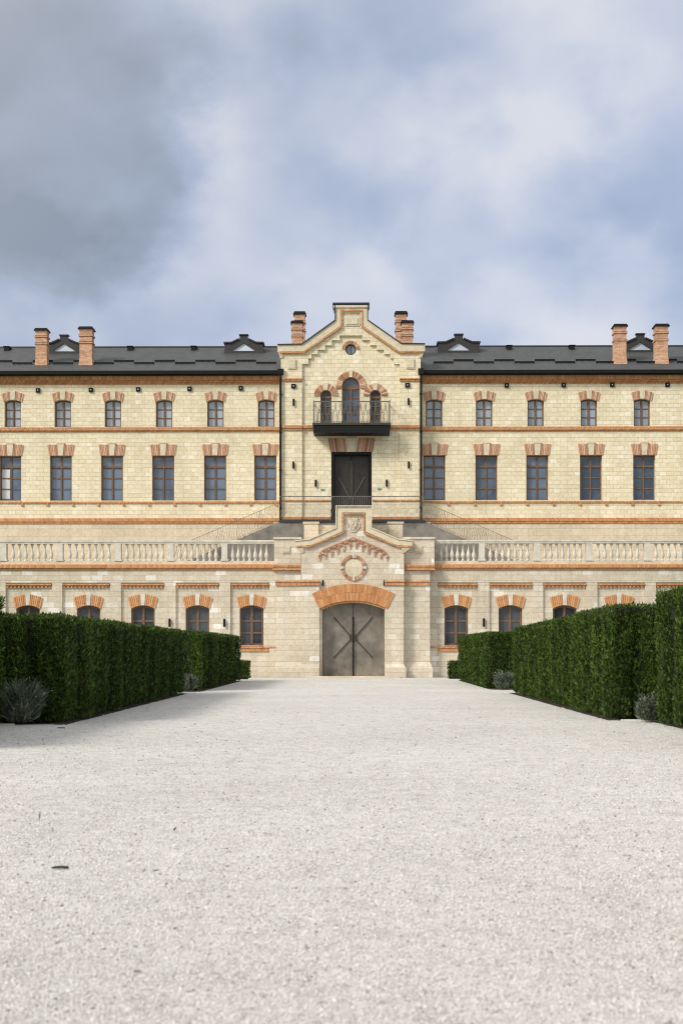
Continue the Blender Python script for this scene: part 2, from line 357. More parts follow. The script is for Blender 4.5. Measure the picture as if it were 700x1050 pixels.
# ---- windows: build one of each kind, copy
def voussoirs(b, wb, wt, kb, kt, z0fun, hh, n, y0, y1, sides=(-1, 1)):
    for sgn in sides:
        for i in range(n):
            g = 0.10
            ts = []
            for t in ((i+g)/n, (i+1-g)/n):
                xb = kb+(wb-kb)*t; xt = kt+(wt-kt)*t
                ts.append((sgn*xb, z0fun(xb), sgn*xt, z0fun(xb)*0.9+z0fun(0)*0.1+hh*(1-0.03*(i % 2))))
            (xa, za, xc, zc), (xd, zd, xe, ze) = ts
            poly = [(xa, za), (xd, zd), (xe, ze), (xc, zc)]
            if sgn < 0: poly = poly[::-1]
            b.plate(poly, [], y0-0.006*random.random(), y1)
def make_window(w, h, rise, kind, glassm, brickm, archh, wt, wb, kb, kt, yrec, sillm=None):
    # origin: bottom centre of the opening in the wall face plane (y=0), y grows inwards
    zs = h-rise
    def arch(x):
        x = abs(x)
        if rise <= 0: return h
        hw = w/2; x = min(x, hw*1.25); return zs+rise*(1-(x/hw)**2)
    fr = MB(); t = {'low': 0.115, 'mid': 0.085, 'top': 0.085}[kind]; e = {'low': 0.02, 'mid': 0.004, 'top': 0.006}[kind]*1.0
    outer = arc_open(0, w, 0, zs, rise); inner_h = []
    # perimeter frame with sash openings
    m = 0.085 if kind == 'low' else 0.06  # half mullion
    cols = [(-w/2+t, -m), (m, w/2-t)]
    if kind == 'mid': rows = [(0.08, h*0.255), (h*0.275, h*0.495), (h*0.515, h*0.725), (h*0.775, h-0.07)]
    elif kind == 'top': rows = [(0.07, h*0.325), (h*0.35, h*0.64), (h*0.665, h-0.07)]
    else: rows = [(0.08, h*0.30), (h*0.325, h*0.60), (h*0.625, h-0.08)]
    for (xa, xb) in cols:
        for (za, zb) in rows:
            za += e; zb -= e
            if zb > zs-0.02 and rise > 0:
                q = [(xa, za), (xb, za)]
                for i in range(5):
                    x = xb+(xa-xb)*i/4; q.append((x, arch(x)-t))
                inner_h.append(q)
            else: inner_h.append([(xa, za), (xb, za), (xb, zb), (xa, zb)])
    fr.plate([p for p in outer], inner_h, yrec, yrec+0.07)
    fr.box(-m*0.6, m*0.6, yrec-0.03, yrec-0.001, 0.05, (h*0.75 if kind == 'mid' else h-0.08))
    if kind == 'mid': fr.box(-w/2+0.02, w/2-0.02, yrec-0.035, yrec-0.002, h*0.735, h*0.77)
    root = fr.build('window', M['wood'])
    p = MB(); p.plate([(x*0.985, z*0.99+0.01) for x, z in outer], [], yrec+0.045, yrec+0.055)
    p.build('pane', glassm, root)
    for sd in (-1, 1):
        v = MB(); voussoirs(v, wb, wt, kb, kt, arch, archh, 6, -0.055, 0.05, (sd,)); v.build('brick_arch', brickm, root)
    k = MB(); k.plate([(-kb+.01, arch(0)-0.0), (kb-.01, arch(0)-0.0), (kt-.01, arch(0)+archh+0.04), (-kt+.01, arch(0)+archh+0.04)], [], -0.085, 0.05)
    if kind == 'mid': k.box(-kt-0.03, kt+0.03, -0.11, 0.05, arch(0)+archh+0.042, arch(0)+archh+0.085)
    k.build('keystone', M['trimstone'] if kind != 'low' else M['whitestone'], root)
    s = MB(); s.box(-w/2, w/2, -0.03, yrec, -0.06, 0.0)
    s.build('sill', M['trimstone'] if kind != 'low' else M['brick'], root)
    return root
px_u = 16.76; px_l = 17.78
Wt = dict(w=17.0/px_u, h=28.0/px_u, rise=0.12); Wm = dict(w=22.6/px_u, h=46.2/px_u, rise=0); Wl = dict(w=24.4/px_l, h=41.0/px_l, rise=0.2)
zt3 = Z(437.4, YW); zm2 = Z(513.0, YW); zl1 = Z(661.6, YL)
top_u = [-40, 13.4, 64.6, 116, 168.4, 221, 273, 444.8, 496.2, 548.9, 603.4, 657.8, 711]
mid_u = [-40.5, 10.8, 62.6, 115, 167.4, 220.6, 272, 445, 498.4, 550.5, 605.5, 660, 713]
low_u = [-28, 29, 91, 146.7, 202.6, 258, 467.5, 523, 578.6, 634, 689.5, 745]
wtop = make_window(Wt['w'], Wt['h'], Wt['rise'], 'top', M['glass_top'], M['red1'], 0.50, 0.67, 0.56, 0.14, 0.19, 0.25)
wmid = make_window(Wm['w'], Wm['h'], 0, 'mid', M['glass_mid'], M['red1'], 0.68, 0.82, 0.71, 0.16, 0.21, 0.27)
wlow = make_window(Wl['w'], Wl['h'], Wl['rise'], 'low', M['glass_low'], M['brick1'], 0.62, 0.87, 0.70, 0.11, 0.16, 0.27)
first = True
for i, u in enumerate(top_u):
    loc = Vector((X(u, YW), YW, zt3))-mo
    if first: wtop.parent = mansion; wtop.location = loc; first = False
    else: copy_tree(wtop, mansion, loc)
first = True
for i, u in enumerate(mid_u):
    loc = Vector((X(u, YW), YW, zm2))-mo
    if first: wmid.parent = mansion; wmid.location = loc; first = False
    else: o = copy_tree(wmid, mansion, loc)
    if i == 1:
        cb = MB(); cb.box(-0.56, -0.09, 0.303, 0.311, 0.15, 1.95)
        cb.build('curtain', M['curtain'], o)

# ---- upper walls
zband_top = Z(394, YW); zeave = Z(381.5, YW); zcor0 = Z(394, YW)
zwb = z_base-0.5
for side in (0, 1):
    a, b_ = ((-XE, xbL+0.05) if side == 0 else (xbR-0.05, XE))
    holes = [arc_open(X(u, YW), Wt['w'], zt3, zt3+Wt['h']-Wt['rise'], Wt['rise']) for u in top_u if a < X(u, YW) < b_]
    holes += [arc_open(X(u, YW), Wm['w'], zm2, zm2+Wm['h'], 0) for u in mid_u if a < X(u, YW) < b_]
    w = MB(); w.plate([(a, zwb), (b_, zwb), (b_, zeave), (a, zeave)], holes, YW, YW+0.45)
    w.box(a, b_, YW+12.5, YW+12.9, 0, zeave)
    if side == 0: w.box(a, a+0.4, YW+0.451, YW+12.5, zwb, zeave)
    else: w.box(b_-0.4, b_, YW+0.451, YW+12.5, zwb, zeave)
    mp(w, 'wall', M['cream'])
    # smooth plinth below the lowest band
    p = MB(); p.box(a, b_, YW-0.06, YW-0.002, zwb, Z(537, YW)-0.002); mp(p, 'smooth_plinth', M['smooth'])
    # bands
    def prof(v0, v1, steps):   # steps: list of (fraction from bottom, projection)
        z0, z1 = Z(v1, YW), Z(v0, YW); pr = [(YW-0.001, z0)]
        last = 0
        for fr, pj in steps:
            pr.append((YW-pj, z0+(z1-z0)*last)); pr.append((YW-pj, z0+(z1-z0)*fr)); last = fr
        pr.append((YW-0.001, z1)); return pr
    x0, x1 = (a, xbL-0.002) if side == 0 else (xbR+0.002, b_)
    o = MB(); o.extr(prof(438.0, 442.6, [(0.3, 0.06), (1.0, 0.13)]), x0, x1); mp(o, 'brick_band', M['brick'])
    o = MB(); o.extr(prof(531.3, 536.8, [(0.35, 0.12), (0.75, 0.16), (1.0, 0.09)]), x0, x1); mp(o, 'brick_band', M['brick'])
    o = MB(); o.extr(prof(514.2, 515.7, [(1.0, 0.09)]), x0, x1)
    u = -28.0
    for k in range(40):
        xx = X(23.1+26.0*(k-3) if side == 0 else 459.5+26.9*k, YW)
        if x0+0.1 < xx < x1-0.2: o.box(xx-0.07, xx+0.07, YW-0.085, YW-0.001, Z(518.6, YW), Z(515.8, YW))
    mp(o, 'sill_band', M['brick'])
    o = MB()   # crown cornice: stepped brick with a dentil row
    o.extr(prof(383.2, 394.0, [(0.16, 0.05), (0.34, 0.12), (0.78, 0.22), (1.0, 0.32)]), x0, x1)
    zd0, zd1 = Z(391.9, YW), Z(390.6, YW); xx = x0+0.05
    while xx < x1-0.1:
        o.box(xx, xx+0.12, YW-0.19, YW-0.121, zd0, zd1); xx += 0.24
    mp(o, 'crown_cornice', M['brick'])
# ---- roof
zr = Z(355.0, 11.0); ye = YW-0.5; ze = Z(380.6, ye)
for side in (0, 1):
    x0, x1 = (-XE-0.4, xbL+0.3) if side == 0 else (xbR-0.3, XE+0.4)
    r = MB(); r.extr([(ye, ze-0.12), (ye, ze), (11.25, zr), (18.3, ze), (18.3, ze-0.12), (11.25, zr-0.16)], x0, x1)
    roof = mp(r, 'roof', M['roof'])
    def onroof(v, lift=0.0):    # y,z on the front slope seen at image row v
        lo, hi = ye, 11.25
        for _ in range(40):
            m_ = (lo+hi)/2; z = ze+(zr-ze)*(m_-ye)/(11.25-ye)
            if HOR-(z-H)*F/(m_+D0) > v: lo = m_
            else: hi = m_
        return m_, ze+(zr-ze)*(m_-ye)/(11.25-ye)+lift
    g = MB(); xg0, xg1 = (x0, xbL-0.14) if side == 0 else (xbR+0.14, x1)
    g.extr([(ye-0.16, ze-0.17), (ye-0.18, ze+0.03), (ye-0.012, ze+0.03), (ye-0.012, ze-0.17)], xg0, xg1); g.build('gutter', M['black'], roof)
    g = MB(); g.extr([(ye, ze-0.21), (ye, ze-0.125), (YW+0.2, ze-0.125), (YW+0.2, ze-0.21)], xg0, xg1); g.build('soffit', M['black'], roof)
    g = MB(); g.tube([(xg0, 11.25, zr+0.0), (xg1, 11.25, zr+0.0)], 0.09, 8); g.build('ridge_cap', M['dormer'], roof)
    # snow guards: staggered low rails
    u = -28.5 if side == 0 else 444
    k = 0
    while u < (286 if side == 0 else 730):
        v = 371.0 if k % 2 else 373.2
        yy, zz = onroof(v); w_ = 20.6 if side == 0 else 20.6
        if X(u+w_, yy) < (xbL-0.3 if side == 0 else 99):
            s = MB(); xa, xb = X(u, yy), X(u+w_, yy)
            s.box(xa, xb, yy-0.015, yy+0.015, zz+0.03, zz+0.15)
            for q in range(4):
                xq = xa+(xb-xa)*(0.04+0.305*q); s.box(xq-0.02, xq+0.02, yy+0.016, yy+0.06, zz-0.02, zz+0.14)
            s.build('snow_guard', M['black'], roof)
        u += 20.8; k += 1
    for uu in ([8, 134, 199] if side == 0 else [521.5, 585.6]):
        s = MB(); xx = X(uu, 10.6); s.box(xx-0.16, xx+0.16, 10.3, 10.9, zr-0.5, zr-0.13); s.box(xx-0.2, xx+0.2, 10.26, 10.94, zr-0.128, zr-0.09)
        s.build('ridge_vent', M['black'], roof)
# dormers
def dormer(uc, hw, vt):
    yy, zz = onroof(361.8); yb = 10.6; k = (yy+D0)/F
    cx = X(uc, yy); W = hw*k
    zb = zz+0.03; q = lambda a: a*k
    o = MB()
    out = [(cx-W, zb-0.25), (cx+W, zb-0.25), (cx+W*0.97, zb+q(9.2)), (cx+W*0.62, zb+q(9.4)), (cx+q(4.2), zb+q(13.2)), (cx+q(4.2), zb+q(17.6)), (cx-q(4.2), zb+q(17.6)), (cx-q(4.2), zb+q(13.2)), (cx-W*0.62, zb+q(9.4)), (cx-W*0.97, zb+q(9.2))]
    hole = [(cx-q(11.5), zb+q(1.6)), (cx+q(11.5), zb+q(1.6)), (cx+q(10), zb+q(3.2)), (cx, zb+q(9.6)), (cx-q(10), zb+q(3.2))]
    o.plate(out, [hole], yy-0.05, yy+0.12)
    o.plate([(cx-W+0.02, zb-0.25), (cx+W-0.02, zb-0.25), (cx+W*0.96, zb+q(8.6)), (cx+q(4.0), zb+q(12.6)), (cx-q(4.0), zb+q(12.6)), (cx-W*0.96, zb+q(8.6))], [], yy+0.35, yb)
    o.box(cx-q(4.8), cx+q(4.8), yy-0.12, yy+0.3, zb+q(17.6)+0.002, zb+q(18.7))
    o.ribbon([(cx-W*1.03, zb+q(9.3)), (cx-W*0.62, zb+q(9.5)), (cx-q(4.4), zb+q(13.3))], 0, 0.09, yy-0.14, yb)
    o.ribbon([(cx+q(4.4), zb+q(13.3)), (cx+W*0.62, zb+q(9.5)), (cx+W*1.03, zb+q(9.3))], 0, 0.09, yy-0.14, yb)
    d = mp(o, 'dormer', M['dormer'])
    p = MB(); p.plate([(x*1.0, z) for x, z in hole], [], yy+0.05, yy+0.06); p.build('pane', M['glass_dorm'], d)
for uc, hw in ((66, 21), (250, 20), (470, 21.5), (656, 21)): dormer(uc, hw, 344)
# chimneys
def chimney(u0, u1, vt, vb, Y, narrow=False):
    k = (Y+D0)/F; cx = X((u0+u1)/2, Y); w = (u1-u0)*k/2*0.84; zt_ = Z(vt, Y); zb = Z(vb, Y)
    o = MB(); cy = Y+w
    def sq(s0, z0, z1, s1=None): s1 = s1 or s0; o.frus((cx-s0, cx+s0, cy-s0, cy+s0), (cx-s1, cx+s1, cy-s1, cy+s1), z0, z1)
    hh = zt_-zb
    sq(w*1.14, zb-1.2, zb+hh*0.04); sq(w*1.14, zb+hh*0.04, zb+hh*0.22, w); sq(w, zb+hh*0.22, zb+hh*0.58)
    sq(w*1.14, zb+hh*0.58, zb+hh*0.615); sq(w, zb+hh*0.615, zb+hh*0.76); sq(w*1.16, zb+hh*0.76, zb+hh*0.80)
    sq(w, zb+hh*0.80, zb+hh*0.87); sq(w, zb+hh*0.87, zb+hh*0.93, w*1.1)
    c = mp(o, 'chimney', M['chim'])
    o = MB()
    for s0, s1, a, b_ in ((1.26, 1.26, 0.932, 0.955), (1.22, 1.05, 0.956, 1.0)):
        o.frus((cx-w*s0, cx+w*s0, cy-w*s0, cy+w*s0), (cx-w*s1, cx+w*s1, cy-w*s1, cy+w*s1), zb+hh*a, zb+hh*b_)
    o.build('chimney_cap', M['black'], c)
    for f in (0.617, 0.802):
        o = MB(); o.frus((cx-w*1.17, cx+w*1.17, cy-w*1.17, cy+w*1.17), (cx-w*1.02, cx+w*1.02, cy-w*1.02, cy+w*1.02), zb+hh*f, zb+hh*(f+0.012)); o.build('chimney_ledge', M['black'], c)
for a in ((35.6, 49.2, 335.5, 376, 6.3), (80.6, 95.6, 334, 375.5, 6.3), (628.6, 642.8, 332.6, 374, 6.3), (670.8, 685.4, 332.6, 374, 6.3),
          (301, 313.4, 319, 368, 9.5), (298.2, 311.0, 328.5, 368, 7.4), (404.6, 417.6, 319, 368, 9.5), (410.8, 424, 328.5, 368, 7.4)): chimney(*a)
# small floodlight / vent boxes below the cornice
vb = [(39.4, 399.8), (93.6, 399.5), (142, 399), (194.6, 398.5), (247, 398), (519, 395.6), (577.3, 395.5), (627, 395.2), (683.6, 395.2)]
for n_, (u, v) in enumerate(vb):
    xx, zz = PT(u, v, YW); o = MB(); o.box(xx-0.13, xx+0.13, YW-0.10, YW-0.003, zz-0.13, zz+0.13); o.box(xx-0.03, xx+0.03, YW-0.13, YW-0.103, zz-0.03, zz+0.03, 1)
    mp(o, 'vent_box', [M['black'], M['lampglass']])
for u, v in ((301, 396), (417.5, 395.3)):
    xx, zz = PT(u, v, YG); o = MB(); o.box(xx-0.14, xx+0.14, YG-0.10, YG-0.003, zz-0.13, zz+0.13); o.box(xx-0.03, xx+0.03, YG-0.13, YG-0.103, zz-0.03, zz+0.03, 1)
    mp(o, 'vent_box', [M['black'], M['lampglass']])
for u in (287.6, 431.4):
    xx = X(u, YG-0.15)
    o = MB(); o.tube([(xx, YG-0.15+0.12, zeave-0.2), (xx, YG-0.15, zeave-0.5), (xx, YG-0.15, zwb+1.2)], 0.07, 8)
    for q in range(5): o.box(xx-0.09, xx+0.09, YG-0.24, YG-0.02, zwb+2+q*2.3, zwb+2.06+q*2.3)
    o.box(xx-0.17, xx+0.17, YG-0.22, YG+0.1, zeave-0.32, zeave+0.02)
    mp(o, 'downpipe', M['black'])

# ---- central bay
def ub(u): return X(u, YB)
def zb_(v): return Z(v, YB)
c3 = lambda zx, zy: (280+zx/4.375, 300+zy/4.375)
bc = 359.6
top_path = [(284.5, 354), (309.6, 353.6), (344.0, 329.0), (344.0, 313.6), (376.4, 313.6), (376.4, 329.0), (411.0, 353.2), (435.5, 353.6)]
# wall (recessed field)
wc = dict(w=18.4, v0=432.6, vs=395.5, r=9.2); sidews = [(334.2, 11.4), (384.8, 11.4)]
kB = (YB+D0)/F
h1 = arc_open(X(359.7, YB), 18.4*kB, zb_(433.2), zb_(396.2), 9.2*kB, 14)
holes = [h1]
for u, w_ in sidews: holes.append(arc_open(X(u, YB), w_*kB, zb_(433.2), zb_(405.8), w_*kB/2, 10))
ocx, ocz, ocr = X(359.5, YB), zb_(358.4), 5.6*kB
holes.append([(ocx+ocr*math.cos(t*math.pi/10), ocz+ocr*math.sin(t*math.pi/10)) for t in range(20)])
dz0, dz1 = zb_(534), zb_(463.5); dx0, dx1 = X(339.5, YB), X(381, YB)
holes.append([(dx0, dz0), (dx1, dz0), (dx1, dz1), (dx0, dz1)])
outer = [(xbL+0.06, zwb), (xbR-0.06, zwb), (xbR-0.06, zb_(356)), (X(411, YB), zb_(356)), (X(376, YB), zb_(331)), (X(376, YB), zb_(316)), (X(344, YB), zb_(316)), (X(344, YB), zb_(331)), (X(309.6, YB), zb_(356)), (xbL+0.06, zb_(356))]
w = MB(); w.plate(outer, holes, YB, YW+0.4)
mp(w, 'wall', M['cream'])
# proud frame: pilasters and stepped gable
left_steps = [(130, 320), (157, 320), (157, 295), (172, 295), (172, 276), (200, 276), (200, 257), (232, 257), (232, 236), (263, 236), (263, 213), (298, 213), (298, 192)]
ls = [c3(*p) for p in left_steps]; rs = [(2*bc-u, v) for u, v in reversed(ls)]
poly = [(288, 560), (288, 355)]+top_path[1:7]+[(431, 355), (431, 560), (2*bc-309.7, 560)]+rs[::-1][0:0]
poly = [(288, 560)]+[(309.7, 560)]+ls+rs+[(2*bc-309.7, 560), (431, 560), (431, 356)]+[(411, 356), (376, 331.5), (376, 316), (344, 316), (344, 331.5), (309.6, 356)]+[(288, 356)]
w = MB(); w.plate([PT(u, v, YG) for u, v in poly], [], YG, YB-0.003)
mp(w, 'gable_frame', M['cream'])
tp = [PT(u, v, YG) for u, v in top_path]
w = MB(); w.ribbon(tp, -0.42, 0.0, YG-0.12, YW+0.5); mp(w, 'gable_coping', M['trimstone'])
w = MB(); w.ribbon(tp, 0.003, 0.055, YG-0.2, YW+0.55)
w.box(X(341, YG), X(378.6, YG), YG-0.26, YW+0.6, Z(313.5, YG)+0.06, Z(311.2, YG)); mp(w, 'coping_sheet', M['dormer'])
w = MB(); w.box(X(342, YG), X(377.6, YG), YG-0.2, YW+0.52, Z(316, YG), Z(313.6, YG)+0.0); mp(w, 'turret_cap', M['trimstone'])
bp = [(286.5, 361.3), (311.5, 361.3), (349.5, 335.5), (349.5, 319), (371.2, 319), (371.2, 335.5), (408.2, 361.3), (433.5, 361.3)]
w = MB(); w.ribbon([PT(u, v, YG) for u, v in bp], -0.05, 0.05, YG-0.16, YG-0.005); mp(w, 'brick_trim', M['brickrow'])
# shoulders under the coping
for a, b_ in ((285.2, 289.9), (429.2, 434.6)):
    w = MB(); w.frus((X(287.2 if a < 300 else 429.2, YG), X(289.9 if a < 300 else 432, YG), YG-0.05, YW+0.4), (X(a, YG), X(b_, YG), YG-0.11, YW+0.4), Z(367, YG), Z(361, YG)); mp(w, 'shoulder_corbel', M['trimstone'])
for a, b_ in ((288.6, 309.7), (409.6, 431.2)):
    w = MB(); w.box(X(a, YG), X(b_, YG), YG-0.09, YG-0.002, Z(391, YG), Z(388.2, YG))
    w.box(X(a, YG), X(b_, YG), YG-0.14, YG-0.092, Z(389.4, YG), Z(388.2, YG)); mp(w, 'brick_band', M['brick'])
    w = MB(); c_ = (a+b_)/2; w.box(X(c_-4.3, YG), X(c_+4.3, YG), YG-0.07, YG-0.002, Z(378.3, YG), Z(368.2, YG)); w.box(X(c_-3.4, YG), X(c_+3.4, YG), YG-0.10, YG-0.072, Z(377.3, YG), Z(369.2, YG)); mp(w, 'raised_panel', M['trimstone'])
w = MB(); w.box(X(352.5, YG), X(368.4, YG), YG-0.05, YG-0.002, Z(334.4, YG), Z(324.2, YG)); w.box(X(354.3, YG), X(366.6, YG), YG-0.09, YG-0.052, Z(332.8, YG), Z(325.8, YG)); mp(w, 'raised_panel', M['trimstone'])
# bands across the bay
for a, b_, Yy in ((288.5, 309.7, YG), (309.8, 321, YB), (399.5, 409.5, YB), (409.6, 431, YG)):
    w = MB(); z0, z1 = Z(441, Yy), Z(436.3, Yy)
    w.extr([(Yy-0.002, z0), (Yy-0.08, z0), (Yy-0.08, z0+0.1), (Yy-0.14, z0+0.12), (Yy-0.14, z1), (Yy-0.002, z1)], X(a, Yy), X(b_, Yy)); mp(w, 'brick_band', M['brick'])
for a, b_, Yy in ((288.5, 309.7, YG), (309.8, 339, YB), (381.5, 409.5, YB), (409.6, 431, YG)):
    w = MB(); w.box(X(a, Yy), X(b_, Yy), Yy-0.07, Yy-0.002, Z(513.9, Yy), Z(512.5, Yy)); w.box(X(a, Yy), X(b_, Yy), Yy-0.09, Yy-0.002, Z(532.6, Yy), Z(530, Yy)); mp(w, 'brick_band', M['brick'])
# round-headed triple window and its hoods
def arched_window(u, wpx, v0, vs, rows, name='window'):
    x = X(u, YB); w_ = wpx*kB; z0 = zb_(v0); h = zb_(vs)-z0; rise = w_/2
    out = arc_open(0, w_, 0, h, rise, 14); t = 0.075; hl = []
    big = wpx > 15; m = 0.055
    cols = [(-w_/2+t, -m), (m, w_/2-t)] if big else [(-w_/2+t, -0.025), (0.025, w_/2-t)]
    zt0 = h*0.93
    for xa, xb in cols:
        for q in range(rows):
            za = 0.08+(zt0-0.1)*q/rows; zb2 = 0.08+(zt0-0.1)*(q+1)/rows-0.045
            hl.append([(xa, za), (xb, za), (xb, zb2), (xa, zb2)])
    # fanlight
    r = w_/2-t; fl = [(r*math.cos(math.pi*i/12), h+0.04+(r-0.02)*math.sin(math.pi*i/12)) for i in range(13)]
    hl.append(fl)
    f = MB(); f.plate(out, hl, 0.2, 0.27); f.box(-w_/2+0.03, w_/2-0.03, 0.165, 0.198, zt0+0.0, zt0+0.07)
    if big: f.box(-0.04, 0.04, 0.165, 0.198, 0.05, zt0-0.002)
    o = f.build(name, M['wood'], mansion, loc=Vector((x, YB, z0))-mo)
    p = MB(); p.plate([(a*0.985, b*0.985+0.01) for a, b in out], [], 0.245, 0.255); p.build('pane', M['glass_mid' if big else 'glass_low'], o)
    return o
arched_window(359.7, 18.4, 433.2, 396.2, 4); arched_window(334.2, 11.4, 433.2, 405.8, 3); arched_window(384.8, 11.4, 433.2, 405.8, 3)
def ringbricks(b, cx, cz, r0, r1, a0, a1, n, y0, y1, g=0.07):
    for i in range(n):
        t0 = a0+(a1-a0)*(i+g)/n; t1 = a0+(a1-a0)*(i+1-g)/n
        b.plate([(cx+r0*math.cos(t0), cz+r0*math.sin(t0)), (cx+r1*math.cos(t0), cz+r1*math.sin(t0)), (cx+r1*math.cos(t1), cz+r1*math.sin(t1)), (cx+r0*math.cos(t1), cz+r0*math.sin(t1))], [], y0-random.random()*0.008, y1)
h = MB(); cx_, cz_ = X(359.7, YB), zb_(396.2)
for a0, a1 in ((-0.18, math.pi/2-0.11), (math.pi/2+0.11, math.pi+0.18)): ringbricks(h, cx_, cz_, 9.5*kB, 15.4*kB, a0, a1, 12, YB-0.07, YB-0.002)
for u, s in ((334.2, 1), (384.8, -1)):
    c_, z_ = X(u, YB), zb_(405.8)
    for a0, a1 in ((-0.02, math.pi/2-0.2), (math.pi/2+0.2, math.pi+0.02)): ringbricks(h, c_, z_, 6.0*kB, 12.2*kB, a0, a1, 7, YB-0.06, YB-0.002)
mp(h, 'brick_hood', M['red1'])
k = MB()
def key(u, va, vb2, wb, wt): k.plate([(X(u-wb, YB), zb_(vb2)), (X(u+wb, YB), zb_(vb2)), (X(u+wt, YB), zb_(va)), (X(u-wt, YB), zb_(va))], [], YB-0.11, YB-0.003)
key(359.7, 379.6, 387, 1.3, 2.1); key(334.2, 393, 400, 1.5, 2.5); key(384.8, 393, 400, 1.5, 2.5)
mp(k, 'keystone', M['trimstone'])
# oculus
o = MB(); ringbricks(o, ocx, ocz, 5.7*kB, 8.9*kB, 0.05, math.pi-0.05, 16, YB-0.06, YB-0.002)
ow = mp(o, 'oculus_hood', M['red1'])
o = MB(); n_ = 20
o.plate([(ocx+ocr*math.cos(t*math.pi/10), ocz+ocr*math.sin(t*math.pi/10)) for t in range(20)], [[(ocx+ocr*.78*math.cos(t*math.pi/10), ocz+ocr*.78*math.sin(t*math.pi/10)) for t in range(20)]], YB+0.08, YB+0.16)
ov = mp(o, 'round_window', M['dormer'])
o = MB(); o.plate([(ocx+ocr*.9*math.cos(t*math.pi/10), ocz+ocr*.9*math.sin(t*math.pi/10)) for t in range(20)], [], YB+0.12, YB+0.13)
o.box(ocx-0.02, ocx+0.02, YB+0.09, YB+0.119, ocz-ocr*.85, ocz+ocr*.85, 1)
o.build('pane', [M['glass_top'], M['dormer']], ov)
# balcony
YK = YB-1.35; kK = (YK+D0)/F
bx0, bx1 = X(320.3, YK), X(400.6, YK); bz1 = Z(433.2, YK); bz0 = Z(435.6, YK)
o = MB(); o.box(bx0, bx1, YK, YB-0.003, bz0, bz1); o.box(bx0+0.06, bx1-0.06, YK+0.06, YB-0.003, Z(443.5, YK), bz0-0.002, 1)
bal = mp(o, 'balcony', [M['balconymetal'], M['black']])  # lower body coloured black to stand in for the shaded underside
def rail_bar(b, x0, y0, z0, h, amp, ax, r=0.016):
    pts = []
    for i in range(9):
        t = i/8; s_ = amp*math.sin(t*2*math.pi)
        pts.append((x0+(s_ if ax else 0), y0+(0 if ax else s_), z0+h*t))
    b.tube(pts, r, 5)
rh = Z(411.4, YK)-bz1
o = MB(); ins = 0.08
for p in (([bx0+ins, YB, bz1+rh], [bx0+ins, YK+ins, bz1+rh]), ([bx0+ins, YK+ins, bz1+rh], [bx1-ins, YK+ins, bz1+rh]), ([bx1-ins, YK+ins, bz1+rh], [bx1-ins, YB, bz1+rh])):
    o.tube(p, 0.028, 6); o.tube([[q[0], q[1], q[2]-rh+0.09] for q in p], 0.018, 5); 
o.build('handrail', M['railmetal'], bal)
n_ = 30
for i in range(n_+1):
    o = MB(); x = bx0+ins+(bx1-bx0-2*ins)*i/n_
    big = i in (0, n_)
    if big: o.box(x-0.035, x+0.035, YK+ins-0.035, YK+ins+0.035, bz1, bz1+rh+0.06)
    else: rail_bar(o, x, YK+ins, bz1, rh, 0.05*(1 if i % 2 else -1), True)
    if i % 5 == 2:   # little scroll between bars
        o.tube([(x+0.09*math.cos(t*0.7), YK+ins, bz1+rh*0.55+0.12*math.sin(t*0.7)) for t in range(10)], 0.012, 4)
    o.build('railing_bar', M['railmetal'], bal)
for xx in (bx0+ins, bx1-ins):
    for i in range(1, 7):
        o = MB(); rail_bar(o, xx, YK+ins+(YB-YK-ins)*i/7, bz1, rh, 0.04, False); o.build('railing_bar', M['railmetal'], bal)
# upper entrance door
o = MB(); 
o.plate([(dx0, dz0), (dx1, dz0), (dx1, dz1), (dx0, dz1)], [[(dx0+0.16, dz0), (dx1-0.16, dz0), (dx1-0.16, dz1-0.16), (dx0+0.16, dz1-0.16)][::1]], YB+0.02, YB+0.5)
mp(o, 'door_surround', M['black'])
for sgn in (-1, 1):
    c_ = (dx0+dx1)/2; xa, xb = sorted((c_+sgn*0.02, c_+sgn*(dx1-dx0-0.34)/2))
    o = MB(); o.box(xa, xb, YB+0.42, YB+0.5, dz0, dz1-0.16)
    for fx in (xa+0.04, xb-0.10): o.box(fx, fx+0.06, YB+0.385, YB+0.419, dz0, dz1-0.18)
    d = mp(o, 'door_leaf', M['doorglass'])
    s = MB(); s.ribbon([(c_+sgn*0.06, dz0+1.35), (c_+sgn*0.25, dz0+1.7), (c_+sgn*0.8, dz0+2.7)], -0.02, 0.02, YB+0.36, YB+0.384); s.box(c_+sgn*0.03, c_+sgn*0.055, YB+0.36, YB+0.384, dz0+0.5, dz1-0.5)
    s.build('strap', M['railmetal'], d)
for sgn in (-1, 1):
    v = MB()
    for i in range(12):
        t0, t1 = (i+0.06)/12, (i+0.94)/12; cxx = (dx0+dx1)/2
        f = lambda t: (0.28+(1.28-0.28)*t, 0.42+(1.42-0.42)*t)
        (a0, a1), (b0, b1) = f(t0), f(t1)
        v.plate([(cxx+sgn*a0, dz1+0.003), (cxx+sgn*b0, dz1+0.003), (cxx+sgn*b1, dz1+0.83), (cxx+sgn*a1, dz1+0.83)][::sgn], [], YB-0.05-0.006*random.random(), YB-0.002)
    mp(v, 'brick_arch', M['red1'])
k = MB(); k.plate([(cxx-0.2, dz1+0.003), (cxx+0.2, dz1+0.003), (cxx+0.28, dz1+0.86), (cxx-0.28, dz1+0.86)], [], YB-0.10, YB-0.002); mp(k, 'keystone', M['trimstone'])
o = MB(); o.box(dx0-0.3, dx1+0.3, YW+0.41, YW+0.5, dz0-0.3, dz1+0.3); mp(o, 'door_backing', M['black'])  # added black panel, stops sky glow showing between the door leaves
